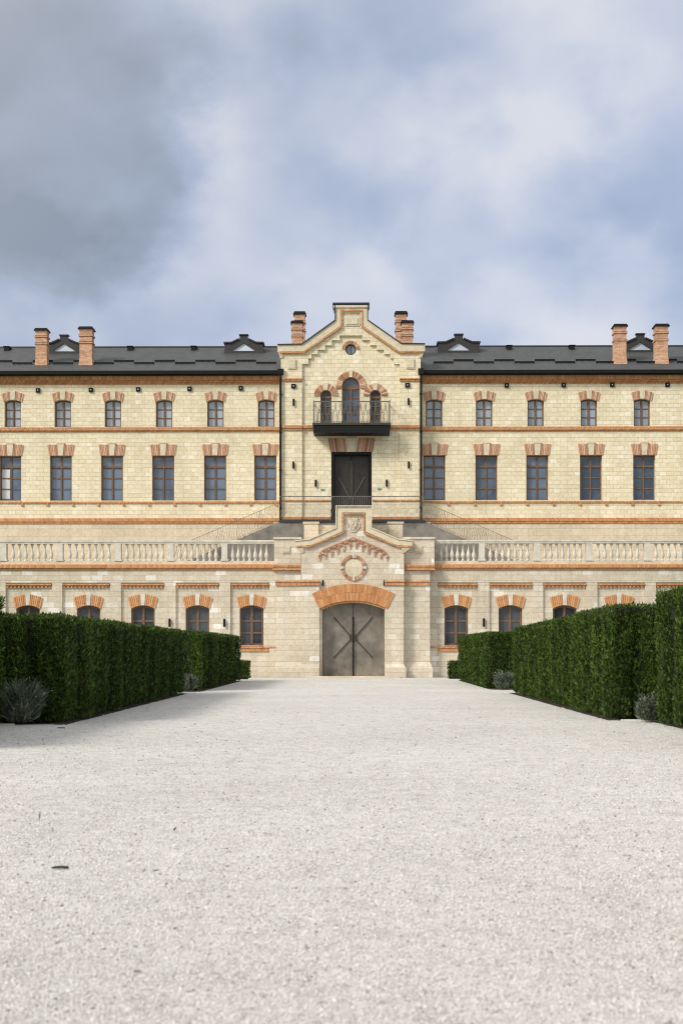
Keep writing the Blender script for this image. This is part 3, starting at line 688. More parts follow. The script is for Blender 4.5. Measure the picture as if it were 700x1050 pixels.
# bay roof behind gable
o = MB(); xm = (xbL+xbR)/2
o.plate([(xbL, zb_(357)-0.1), (xbR, zb_(357)-0.1), (xm, zb_(322))], [], YW+0.56, 12.0); mp(o, 'bay_roof', M['roof'])
# green plaques beside the door
for u, v_ in ((330, 502.2), (388.3, 501.6)):
    xx, zz = PT(u, v_, YB); o = MB()
    o.plate([(xx+0.08*math.cos(t*math.pi/6), zz+0.08*math.sin(t*math.pi/6)) for t in range(12)], [], YB-0.02, YB-0.002)
    o.box(xx+0.09, xx+0.17, YB-0.015, YB-0.002, zz-0.06, zz+0.06); mp(o, 'plaque', M['green'])

# ------------------------------------------------------------------ terrace wall (lower storey)
tw = thing('terrace_wall', 'pale limestone lower storey with brick cornice carrying the balustraded terrace', 'building', (0, YL, 0))
kl = D0/F
def tp_(b, name, m, parent=None, **k): return b.build(name, m, parent or tw, **k)
flL, flR = X(281, YF), X(445, YF)
panels = [(-52, -4), (7, 53.5), (65, 113), (125, 168.6), (181, 224.6), (236.8, 276), (448.5, 489), (501.5, 545), (556.6, 600), (612, 660), (672, 718), (730, 775)]
zp0, zp1 = 0.0, Z(598, YL)
for side in (0, 1):
    a, b_ = (-XE-0.6, flL+0.3) if side == 0 else (flR-0.3, XE+0.6)
    ww = MB(); hs = [arc_open(X(u, YL), Wl['w'], zl1, zl1+Wl['h']-Wl['rise'], Wl['rise']) for u in low_u if a < X(u, YL) < b_]
    ww.plate([(a, -0.5), (b_, -0.5), (b_, zt-0.3), (a, zt-0.3)], hs, YL+0.0, YL+0.5)
    if side == 0: ww.box(a, a+0.5, YL+0.501, 17, -0.5, zt-0.3)
    else: ww.box(b_-0.5, b_, YL+0.501, 17, -0.5, zt-0.3)
    tp_(ww, 'wall', M['pale'])
    # pilasters between the panels, and the flat zone above them
    pl = [p for p in panels if a-1 < X(p[0]) < b_+1]
    xs = []; prev = a
    for p in pl: xs.append((prev, X(p[0]-0.4, YL))); prev = X(p[1]+0.4, YL)
    xs.append((prev, b_))
    for xa, xb in xs:
        if xb-xa > 0.1:
            o = MB(); o.box(xa, xb, YL-0.13, YL-0.003, -0.5, Z(597.6, YL)); tp_(o, 'pilaster', M['pale'])
    o = MB(); o.box(a, b_, YL-0.13, YL-0.003, Z(597.4, YL), Z(584.8, YL)); tp_(o, 'frieze', M['pale'])
    for p in pl:
        o = MB(); xa, xb = max(a, X(p[0], YL)), min(b_, X(p[1], YL))
        o.box(xa, xb, YL-0.19, YL-0.004, Z(600, YL), Z(598.4, YL)); xx = xa+0.03
        o.box(xa, xb, YL-0.14, YL-0.004, Z(600.9, YL), Z(600.03, YL))
        while xx < xb-0.1: o.box(xx, xx+0.11, YL-0.125, YL-0.004, Z(602.7, YL), Z(600.93, YL)); xx += 0.222
        tp_(o, 'dentil_strip', M['brick'])
    o = MB(); z0, z1 = Z(584.7, YL), Z(578.6, YL)
    o.extr([(YL-0.13, z0), (YL-0.2, z0), (YL-0.2, z0+0.1), (YL-0.3, z0+0.13), (YL-0.3, z1-0.05), (YL-0.26, z1), (YL-0.13, z1)], a, b_)
    tp_(o, 'brick_cornice', M['brick'])
    o = MB(); o.box(a, b_, YL-0.13, YL+0.4, Z(584.7, YL)+0.003, Z(578.6, YL)+0.0); tp_(o, 'cornice_backing', M['pale'])
o = MB(); o.box(X(246.6), X(285.5), YL-0.1, YL-0.003, Z(667.6), Z(663.0)); o.box(X(246.6), X(285.5), YL-0.16, YL-0.102, Z(664.4), Z(663.0)); tp_(o, 'sill_band', M['brick'])
o = MB(); o.box(X(440), X(468+22), YL-0.1, YL-0.003, Z(667.6), Z(663.0)); o.box(X(440), X(468+22), YL-0.16, YL-0.102, Z(664.4), Z(663.0)); tp_(o, 'sill_band', M['brick'])
first = True
for u in low_u:
    loc = (X(u, YL), YL, zl1)
    if first: wlow.parent = tw; wlow.location = loc; first = False
    else: copy_tree(wlow, tw, loc)
# terrace floor
o = MB(); o.box(-XE-0.6, XE+0.6, YL+0.401, YW-0.07, zt-0.25, zt-0.02); tp_(o, 'terrace_floor', M['smooth'])

# ------------------------------------------------------------------ balustrades
def bal_prof(h):
    return [(0.10, 0), (0.10, 0.07*h), (0.055, 0.09*h), (0.06, 0.13*h), (0.105, 0.22*h), (0.125, 0.32*h), (0.11, 0.42*h), (0.07, 0.55*h), (0.05, 0.68*h), (0.046, 0.78*h), (0.075, 0.81*h), (0.05, 0.84*h), (0.06, 0.90*h), (0.10, 0.93*h), (0.10, h)]
zb0, zb1 = Z(575.2, YL), Z(557.4, YL); hB = zb1-zb0
protoB = None
for side, posts in ((0, [-52, 4, 61.7, 121.4, 175.4, 230.3, 281.5]), (1, [444.2, 493.6, 549.6, 603.6, 663, 721])):
    nm = 'left' if side == 0 else 'right'
    Bt = thing('balustrade', 'pale stone balustrade along the terrace edge %s of the central gateway' % nm, 'balustrade', (0, YL, zt), 'stone balustrades on the terrace edge')
    mb = Vector((0, YL, zt))
    a, b_ = X(posts[0], YL), X(posts[-1], YL)
    o = MB(); o.box(a, b_, YL-0.06, YL+0.3, Z(578.5, YL), zb0); o.build('base_course', M['smooth'], Bt, loc=-mb)
    o = MB(); o.box(a, b_, YL-0.08, YL+0.32, zb1, Z(555.6, YL)); o.box(a, b_, YL-0.12, YL+0.36, Z(555.6, YL)+0.002, Z(553.8, YL)); o.build('top_rail', M['whitestone'], Bt, loc=-mb)
    for i, u in enumerate(posts):
        x = X(u, YL); 
        if i == (len(posts)-1 if side == 0 else 0): continue
        o = MB(); o.box(x-0.17, x+0.17, YL-0.075, YL+0.315, zb0+0.003, zb1-0.003); o.box(x-0.22, x+0.22, YL-0.11, YL+0.34, zb0+0.003, zb0+0.1); o.build('post', M['whitestone'], Bt, loc=-mb)
    for i in range(len(posts)-1):
        n = 7
        xa, xb = X(posts[i], YL), X(posts[i+1], YL)
        for j in range(n):
            x = xa+(xb-xa)*(0.105+0.79*(j+0.5)/n)
            if protoB is None:
                o = MB(); o.lathe(bal_prof(hB)); protoB = o.build('baluster', M['whitestone'], Bt, smooth=True); c = protoB
            else:
                c = protoB.copy(); C.objects.link(c); c.parent = Bt
            c.location = Vector((x, YL+0.12, zb0))-mb

# ------------------------------------------------------------------ landing, stairs
YS = 2.4; zland = Z(533.2, YS)
lx0, lx1 = X(286.5, YS), X(435, YS)
ld = thing('entrance_landing', 'raised concrete landing before the upper door, between the two flights of stairs', 'landing', (0, YS, zt))
o = MB(); o.box(lx0, lx1, YS, YB-0.15, zt-0.02, zland-0.12); o.build('landing_block', M['concrete'], ld, loc=(0, -YS, -zt))
o = MB(); o.box(lx0-0.03, lx1+0.03, YS-0.08, YB-0.155, zland-0.118, zland); o.build('landing_slab', M['dormer'], ld, loc=(0, -YS, -zt))
def stairs(side):
    nm = 'left' if side < 0 else 'right'
    xs = lx0 if side < 0 else lx1
    xe = X(180, YS) if side < 0 else X(541, YS)
    zs = zt-0.02; top = zland
    st = thing('staircase', 'dark stained concrete stair flight descending to the %s of the upper entrance' % nm, 'staircase', (xe, YS, zt), 'outdoor stair flights')
    n = 17; poly = [(xs-0.004*side*-1, zs), (xs+0.004*side, top-0.13)]
    rise = (top-zs)/n; run = (xe-xs)/n
    o = MB(); pts = [(xs+side*0.005, zs)]
    for i in range(n):
        pts.append((xs+side*0.005+run*i, top-rise*(i+0.6))); pts.append((xs+side*0.005+run*(i+1), top-rise*(i+0.6)))
    pts.append((xe, zs-0.001))
    o.plate([(p[0]-xe, p[1]-zt) for p in pts], [], 0.12, YB-0.4-YS); o.build('steps', M['smooth'], st)
    o = MB(); q = [(xs+side*0.005, zs), (xs+side*0.005, top-0.1), (xe, zs+0.03), (xe, zs)]
    o.plate([(p[0]-xe, p[1]-zt) for p in q], [], 0.0, 0.117); o.build('side_wall', M['concrete'], st)
    # railing
    rl = thing('stair_railing', 'thin curved iron railing rising along the %s stair flight' % nm, 'railing', (xe, YS, zt), 'iron stair railings')
    hr = 1.15
    def ztop(x): return top-0.1+(zs+0.03-(top-0.1))*(x-xs)/(xe-xs)
    o = MB(); pth = [(xe-xe, 0.06, ztop(xe)+hr-zt), (xs-xe, 0.06, ztop(xs)+hr-zt)]
    o.tube(pth, 0.016, 6); o.tube([(p[0], p[1], p[2]-hr+0.12) for p in pth], 0.009, 5)
    o.build('handrail', M['rustrail'], rl)
    for i in range(40):
        x = xe+(xs-xe)*(i+0.3)/40
        o = MB(); z0 = ztop(x)
        pts = [(x-xe+side*0.10*math.sin(t/6*math.pi*1.6)+side*0.09*t/6, 0.06, z0-zt+hr*t/6) for t in range(7)]
        o.tube(pts, 0.0095 if i % 8 else 0.016, 4); o.build('railing_bar', M['rustrail'], rl)
stairs(-1); stairs(1)
lr = thing('landing_railing', 'low iron railing across the landing in front of the dark upper door', 'railing', (0, YS, zland))
hr = Z(509.0, YS)-zland
o = MB(); o.tube([(lx0, 0.05, hr), (lx1, 0.05, hr)], 0.02, 6); o.tube([(lx0, 0.05, 0.12), (lx1, 0.05, 0.12)], 0.012, 5)
xa, xb = X(339.5, YS), X(380.5, YS); o.box(xa, xb, 0.02, 0.08, hr-0.03, hr+0.03); o.build('handrail', M['railmetal'], lr)
n_ = 64
for i in range(n_+1):
    x = lx0+(lx1-lx0)*i/n_; o = MB(); inn = xa-0.05 < x < xb+0.05
    rail_bar(o, x, 0.05, 0.0, hr, 0.07*(1 if x > 0 else -1), True, 0.022 if inn else 0.0085); o.build('railing_bar', M['railmetal' if inn else 'rustrail'], lr)

# ------------------------------------------------------------------ portal
po = thing('entrance_portal', 'gabled limestone gateway with brick arch and round medallion at the end of the gravel drive', 'gateway', (0, YP, 0))
def pp(b, name, m, parent=None, **k):
    o = b.build(name, m, parent or po, **k)
    if parent is None: o.location = (0, -YP, 0)
    return o
kP = (YP+D0)/F
gx = X(362.0, YP); gw = 64*kP; gz1 = Z(617.8, YP); grise = Z(617.8, YP)-Z(625, YP); gsp = gz1-grise
gate_hole = arc_open(gx, gw, 0.04, gsp, grise, 16)
ptop = [(302.5, 555.2), (317.7, 553.6), (345, 541.8), (345, 520.4), (380, 520.4), (380, 541.8), (407.5, 553.6), (422.6, 555.2)]
outl = [(X(308.5, YP), -0.4), (X(414, YP), -0.4)]
body = [(308.5, None)]
P_ = [PT(u, v, YP) for u, v in [(414, 560), (414, 557), (407, 556), (379.5, 544), (379.5, 522), (345.5, 522), (345.5, 544), (318, 556), (308.5, 557)]]
w = MB(); 
out = [(X(308.5, YP), 0.04-0.5)] + [(gx-gw/2, 0.04-0.5)]
hole = gate_hole
out = [(X(308.5, YP), -0.46), (X(414, YP), -0.46)]+P_
w.plate(out, [hole], YP, YL+0.6)
pp(w, 'wall', M['pale'])
# inner pilasters with flared foot
for a, b_ in ((308.3, 327.2), (394.8, 413.8)):
    w = MB(); w.box(X(a, YP), X(b_, YP), YP-0.14, YP-0.003, Z(681, YP), Z(601, YP)); w.frus((X(a, YP)-0.12, X(b_, YP)+0.0, YP-0.3, YP-0.003) if a < 350 else (X(a, YP), X(b_, YP)+0.12, YP-0.3, YP-0.003), (X(a, YP), X(b_, YP), YP-0.141, YP-0.003), 0.55, Z(681, YP)-0.002)
    w.box(X(a, YP)-(0.12 if a < 350 else 0), X(b_, YP)+(0.12 if a > 350 else 0), YP-0.3, YP-0.003, -0.4, 0.548)
    pp(w, 'pilaster', M['pale'])
    w = MB(); w.box(X(a, YP)-0.03, X(b_, YP)+0.03, YP-0.22, YP-0.003, Z(600.6, YP), Z(595.4, YP)); w.box(X(a, YP)-0.06, X(b_, YP)+0.06, YP-0.27, YP-0.222, Z(597, YP), Z(595.4, YP)); pp(w, 'brick_band', M['brick'])
# flank blocks
for a, b_, c_, d_ in ((283.4, 308.3, 281, 308.3), (414.1, 440.6, 414.1, 445)):
    w = MB(); w.box(X(a, YF), X(b_, YF), YF, YL+0.55, 0.9, Z(585, YF)-0.003); fl = (X(a, YF)-(0.15 if a < 350 else 0), X(b_, YF)+(0.15 if a > 350 else 0), YF-0.18, YL+0.55)
    w.frus(fl, (X(a, YF), X(b_, YF), YF, YL+0.55), 0.55, 0.898); w.box(*fl, -0.4, 0.548)
    w.box(X(c_, YF), X(d_, YF), YF-0.02, YL+0.7, Z(579, YF)+0.003, Z(552.8, YF)); w.box(X(c_, YF)-0.04, X(d_, YF)+0.04, YF-0.1, YL+0.74, Z(552.8, YF)+0.002, Z(550.8, YF))
    pp(w, 'flank_block', M['smooth'] if False else M['pale'])
    w = MB(); m_ = (c_+d_)/2-1; w.box(X(m_-4, YF), X(m_+4, YF), YF-0.08, YF-0.022, Z(567.5, YF), Z(559.5, YF)); w.box(X(m_-3, YF), X(m_+3, YF), YF-0.11, YF-0.082, Z(566.4, YF), Z(560.6, YF)); pp(w, 'raised_panel', M['smooth'])
    w = MB(); w.box(X(a, YF)-0.05, X(b_, YF), YF-0.08, YF-0.003, Z(600.6, YF), Z(595.4, YF)); w.box(X(a, YF)-0.08, X(b_, YF), YF-0.12, YF-0.082, Z(597, YF), Z(595.4, YF)); pp(w, 'brick_band', M['brick'])
    w = MB(); w.box(X(c_, YF)-0.08, X(d_, YF)+0.02, YF-0.2, YL+0.5, Z(584.8, YF), Z(579.2, YF)); w.box(X(c_, YF)-0.12, X(d_, YF)+0.02, YF-0.25, YF-0.202, Z(581.3, YF), Z(579.2, YF)); pp(w, 'brick_band', M['brick'])
# gable coping and trim
tpth = [PT(u, v, YP) for u, v in ptop]
w = MB(); w.ribbon(tpth, -0.30, 0.0, YP-0.16, YL+0.65); w.ribbon(tpth, 0.002, 0.06, YP-0.22, YL+0.68)
w.box(X(344, YP), X(381, YP), YP-0.27, YL+0.7, Z(520.4, YP)+0.07, Z(518.6, YP)); pp(w, 'gable_coping', M['trimstone'])
w = MB(); w.ribbon([PT(u, v, YP) for u, v in [(304, 560.6), (317, 560.4), (351.3, 546.4), (351.3, 527), (373.2, 527), (373.2, 546.4), (408, 560.4), (421, 560.6)]], -0.045, 0.045, YP-0.18, YP-0.004); pp(w, 'brick_trim', M['brickrow'])
for a, b_ in ((303.5, 311), (411.5, 421.5)):
    w = MB(); w.frus((X(308.5 if a < 350 else a, YP), X(b_ if a < 350 else 414, YP), YP-0.05, YL+0.6), (X(a, YP), X(b_, YP), YP-0.15, YL+0.6), Z(567, YP), Z(561.6, YP)); pp(w, 'shoulder_corbel', M['trimstone'])
for a, b_ in ((311.5, 326.2), (398, 412.8)):
    w = MB(); w.box(X(a, 0.6), X(b_, 0.6), 0.7, 1.4, zt-0.2, Z(537, 0.7)); w.box(X(a, 0.6)-0.06, X(b_, 0.6)+0.06, 0.64, 1.46, Z(537, 0.7)+0.002, Z(535, 0.7)); pp(w, 'parapet_pier', M['smooth'])
w = MB(); w.box(X(326.4, 0.9), X(397.8, 0.9), 0.9, 1.2, zt-0.2, Z(538.6, 0.9)); pp(w, 'parapet', M['smooth'])
# lombard corbel frieze following the gable
w = MB(); nA = 11
for i in range(nA):
    t = (i-(nA-1)/2)/((nA-1)/2); u = 362+t*31.5; v = 555.5+abs(t)*13.0+ (0.0 if abs(t) < 0.9 else 1)
    cx_, cz_ = PT(u, v, YP); ra = 3.15*kP
    ringbricks(w, cx_, cz_, ra*0.52, ra*1.02, 0, math.pi, 6, YP-0.09, YP-0.003)
    if i > 0:
        pass
for i in range(nA+1):
    t = (i-nA/2)/((nA-1)/2); u = 362+t*31.5; tt = min(1.0, abs(t)); v = 555.5+tt*13.0
    x, z = PT(u, v+ (0.5 if i in (0, nA) else 0), YP); hh = 0.34
    for q in range(3): w.box(x-0.055+0.008*q, x+0.055-0.008*q, YP-0.10+0.02*q, YP-0.004, z-hh*(q+1)/3+0.006, z-hh*q/3)
w.ribbon([PT(u, v, YP) for u, v in [(327.5, 568), (331, 564.2), (345, 558.2), (362, 551.4), (379, 558.2), (393, 564.2), (396.5, 568)]], -0.07, 0.03, YP-0.075, YP-0.004); pp(w, 'corbel_frieze', M['red1'])
# medallion
mx, mz = PT(362.2, 582, YP); w = MB()
for q in range(4): ringbricks(w, mx, mz, 10.0*kP, 13.0*kP, q*math.pi/2+0.13, (q+1)*math.pi/2-0.13, 9, YP-0.09, YP-0.003)
ro = pp(w, 'medallion_ring', M['red1'])
w = MB()
for q in range(4): ringbricks(w, mx, mz, 9.8*kP, 13.4*kP, q*math.pi/2-0.12, q*math.pi/2+0.12, 1, YP-0.11, YP-0.003)
w.build('ring_keystone', M['whitestone'], ro)
w = MB(); w.plate([(mx+9.6*kP*math.cos(t*math.pi/14), mz+9.6*kP*math.sin(t*math.pi/14)) for t in range(28)], [], YP-0.03, YP-0.003); w.build('medallion_face', M['smooth'], ro)
# crest: raised shield
cx_, cz_ = PT(362.2, 536.5, YP); w = MB()
sh = [(-0.24, 0.3), (-0.27, 0.02), (-0.2, -0.22), (0, -0.42), (0.2, -0.22), (0.27, 0.02), (0.24, 0.3), (0.1, 0.26), (0, 0.34), (-0.1, 0.26)]
w.plate([(cx_+a, cz_+b) for a, b in sh], [], YP-0.08, YP-0.004); w.plate([(cx_+a*0.72, cz_+b*0.72) for a, b in sh], [], YP-0.12, YP-0.082)
w.ribbon([(cx_-0.12, cz_-0.12), (cx_+0.02, cz_+0.02), (cx_-0.05, cz_+0.12), (cx_+0.12, cz_+0.17)], -0.03, 0.03, YP-0.15, YP-0.122)
w.ribbon([(cx_-0.31, cz_+0.05), (cx_-0.34, cz_-0.2), (cx_-0.12, cz_-0.46), (cx_+0.12, cz_-0.46), (cx_+0.34, cz_-0.2), (cx_+0.31, cz_+0.05)], -0.03, 0.03, YP-0.07, YP-0.005)
pp(w, 'crest', M['smooth'])
# brick gate arch
w = MB()
hw = gw/2; rA = (hw*hw+grise*grise)/(2*grise); czA = gz1-rA; aA = math.asin(hw/rA)
r1 = rA+1.05
for ring, (ra, rb) in enumerate(((rA+0.10, rA+0.56), (rA+0.575, r1))):
    ringbricks(w, gx, czA, ra, rb, math.pi/2-aA*1.06, math.pi/2+aA*1.06, 44, YP-0.20, YP-0.003, 0.08)
ringbricks(w, gx, czA, rA, rA+0.095, math.pi/2-aA*1.05, math.pi/2+aA*1.05, 30, YP-0.11, YP-0.003, 0.03)
pp(w, 'gate_arch', M['brick1'])
w = MB(); aa = [math.pi/2+aA*1.055*(1-2*i/20) for i in range(21)]
w.plate([(gx+(rA+0.11)*math.cos(t), czA+(rA+0.11)*math.sin(t)) for t in aa]+[(gx+(r1-0.01)*math.cos(t), czA+(r1-0.01)*math.sin(t)) for t in reversed(aa)], [], YP-0.185, YP-0.0035); pp(w, 'arch_mortar', M['brickrow'])
# gate leaves
for sgn in (-1, 1):
    lf = arc_open(gx, gw, 0.06, gsp, grise, 32)
    if sgn < 0: pts = [p for p in lf if p[0] <= gx-0.02]; pts = [(gx-gw/2, 0.06), (gx-0.015, 0.06)]+[(gx-0.015, gz1)]+[p for p in lf[2:] if p[0] < gx-0.02]
    else: pts = [(gx+0.015, 0.06), (gx+gw/2, 0.06)]+[p for p in lf[2:] if p[0] > gx+0.02]+[(gx+0.015, gz1)]
    w = MB(); w.plate(pts, [], YP+0.62, YP+0.70)
    e = gx+sgn*gw/2
    w.box(e-sgn*0.03, e-sgn*0.12, YP+0.585, YP+0.619, 0.08, gsp-0.05); w.box(gx+sgn*0.02, gx+sgn*0.13, YP+0.585, YP+0.619, 0.08, gz1-0.1)
    g_ = pp(w, 'gate_leaf', M['bronze'])
    s = MB()
    zc = Z(654, YP); 
    s.ribbon([(gx+sgn*1.12, zc-1.15), (gx+sgn*0.17, zc-0.12), (gx+sgn*0.17, zc+0.12), (gx+sgn*1.12, zc+1.2)][::sgn], -0.027, 0.027, YP+0.55, YP+0.583)
    s.box(gx+sgn*0.015, gx+sgn*0.06, YP+0.55, YP+0.583, 0.1, gz1-0.8); s.build('strap', M['gatestrap'], g_)
    s = MB(); s.tube([(gx+sgn*0.11, YP+0.56, zc-0.2), (gx+sgn*0.11, YP+0.47, zc-0.16), (gx+sgn*0.11, YP+0.47, zc+0.16), (gx+sgn*0.11, YP+0.56, zc+0.2)], 0.022, 6); s.build('handle', M['gatestrap'], g_)
w = MB(); w.box(gx-gw/2-0.3, gx+gw/2+0.3, YL+0.62, YL+0.7, -0.1, gz1+0.3); pp(w, 'gate_backing', M['black'])  # black panel added behind the gate to block sky glow in the gap
w = MB(); w.box(gx-gw/2-0.9, gx+gw/2+0.9, YP-0.75, YP-0.302, -0.05, 0.10); w.box(gx-gw/2+0.0, gx+gw/2-0.0, YP-0.30, YP+0.9, -0.05, 0.055); pp(w, 'threshold_step', M['smooth'])

# ------------------------------------------------------------------ wall lamps
def lamp(u, v, Y, s, label, proto=None):
    x, z = PT(u, v, Y)
    if proto:
        c = copy_tree(proto, None, (x, Y, z)); c['label'] = label; c.scale = (s, s, s); return c
    t = thing('wall_lamp', label, 'wall lamp', (x, Y, z), 'black wall lamps on the facade')
    b = MB(); b.box(-0.05, 0.05, -0.03, -0.002, -0.14, 0.14); b.build('bracket', M['black'], t)
    b = MB(); b.lathe([(0.045, -0.24), (0.065, -0.22), (0.065, 0.2), (0.045, 0.24)], 0, -0.1, 10); b.build('lamp_body', M['black'], t)
    b = MB(); b.lathe([(0.04, -0.255), (0.04, -0.241)], 0, -0.1, 10); b.build('lens', M['lampglass'], t)
    t.scale = (s, s, s); return t
lp = lamp(174.2, 638.6, YL-0.13, 1.0, 'black wall lamp farthest left of the gate, just above the left hedge')
for a in ((230.2, 638.6, YL-0.13, 1.0, 'black wall lamp on the pilaster left of the gate, beside the nearest lower window'),
          (495.6, 638.4, YL-0.13, 1.0, 'black wall lamp on the pilaster right of the gate between two lower windows'),
          (331.0, 597.8, YP, 0.7, 'small black lamp at the left end of the brick gate arch'),
          (393.6, 597.8, YP, 0.7, 'small black lamp at the right end of the brick gate arch'),
          (300.8, 477, YG, 0.9, 'black wall lamp on the left corner pilaster, level with the upper door head'),
          (418.8, 477, YG, 0.9, 'black wall lamp on the right corner pilaster, level with the upper door head'),
          (323.6, 495.6, YB, 0.9, 'black wall lamp just left of the dark upper door'),
          (396.2, 495.6, YB, 0.9, 'black wall lamp just right of the dark upper door'),
          (301.0, 412.6, YG, 0.9, 'black wall lamp on the left pilaster beside the balcony railing'),
          (418.6, 412.2, YG, 0.9, 'black wall lamp on the right pilaster beside the balcony railing')): lamp(*a, proto=lp)

# ------------------------------------------------------------------ ground
def sheet(name, x0, x1, y0, y1, z, m):
    b = MB(); b.add([(x0, y0, z), (x1, y0, z), (x1, y1, z), (x0, y1, z)], [(0, 1, 2, 3)]); return tag(b.build(name, m, fix=False), kind='structure')
sheet('ground', -1500, 1500, -1500, 1500, -0.03, M['grass'])
sheet('gravel_drive', -16, 16, -110, YL-0.13, 0.0, M['gravel'])

# loose stones near the camera
n = 170000
dd = 5.2+np.minimum(rng.exponential(6.5, n), 33); lat = (rng.random(n)-0.5)*2
px = CX-dd*math.sin(TH)+lat*(dd*0.27+0.3); py = -D0+dd
sz = (0.003+0.0055*rng.random(n)**2)*(0.8+dd/16)
base = np.array([(1,0,0),(0,1,0),(-1,0,0),(0,-1,0),(0.3,0.2,0.75),(-0.1,-0.1,-0.7)], dtype=float)
tri = np.array([(0,1,4),(1,2,4),(2,3,4),(3,0,4),(1,0,5),(2,1,5),(3,2,5),(0,3,5)])
sz[:1500] = 0.005+0.006*rng.random(1500); sz[:1500] *= 0.8+dd[:1500]/20
V = base[None]*(0.65+0.6*rng.random((n, 6, 1)))
ang = rng.random(n)*6.283; ca, sa = np.cos(ang), np.sin(ang)
VX = (V[:, :, 0]*ca[:, None]-V[:, :, 1]*0.75*sa[:, None])*sz[:, None]+px[:, None]
VY = (V[:, :, 0]*sa[:, None]+V[:, :, 1]*0.75*ca[:, None])*sz[:, None]+py[:, None]
VZ = V[:, :, 2]*sz[:, None]*0.8+sz[:, None]*0.25
verts = np.stack([VX, VY, VZ], -1).reshape(-1, 3); pmi = np.zeros((n, 8)); pmi[:1500] = 1; faces = (tri[None]+(np.arange(n)*6)[:, None, None]).reshape(-1, 3)
def npmesh(name, verts, faces, mats, mi=None, k=3):
    me = bpy.data.meshes.new(name); me.vertices.add(len(verts)); me.vertices.foreach_set('co', verts.ravel())
    me.loops.add(faces.size); me.loops.foreach_set('vertex_index', faces.ravel().astype(np.int32))
    me.polygons.add(len(faces)); me.polygons.foreach_set('loop_start', (np.arange(len(faces))*k).astype(np.int32))
    for m in mats: me.materials.append(m)
    if mi is not None: me.polygons.foreach_set('material_index', mi.astype(np.int32))
    me.update(calc_edges=True); me.validate()
    o = bpy.data.objects.new(name, me); C.objects.link(o); return o
tag(npmesh('gravel_stones', verts, faces, [M['pebble'], M['darkstone']], pmi.ravel()), 'loose white gravel stones lying on the drive', 'gravel', kind='stuff')

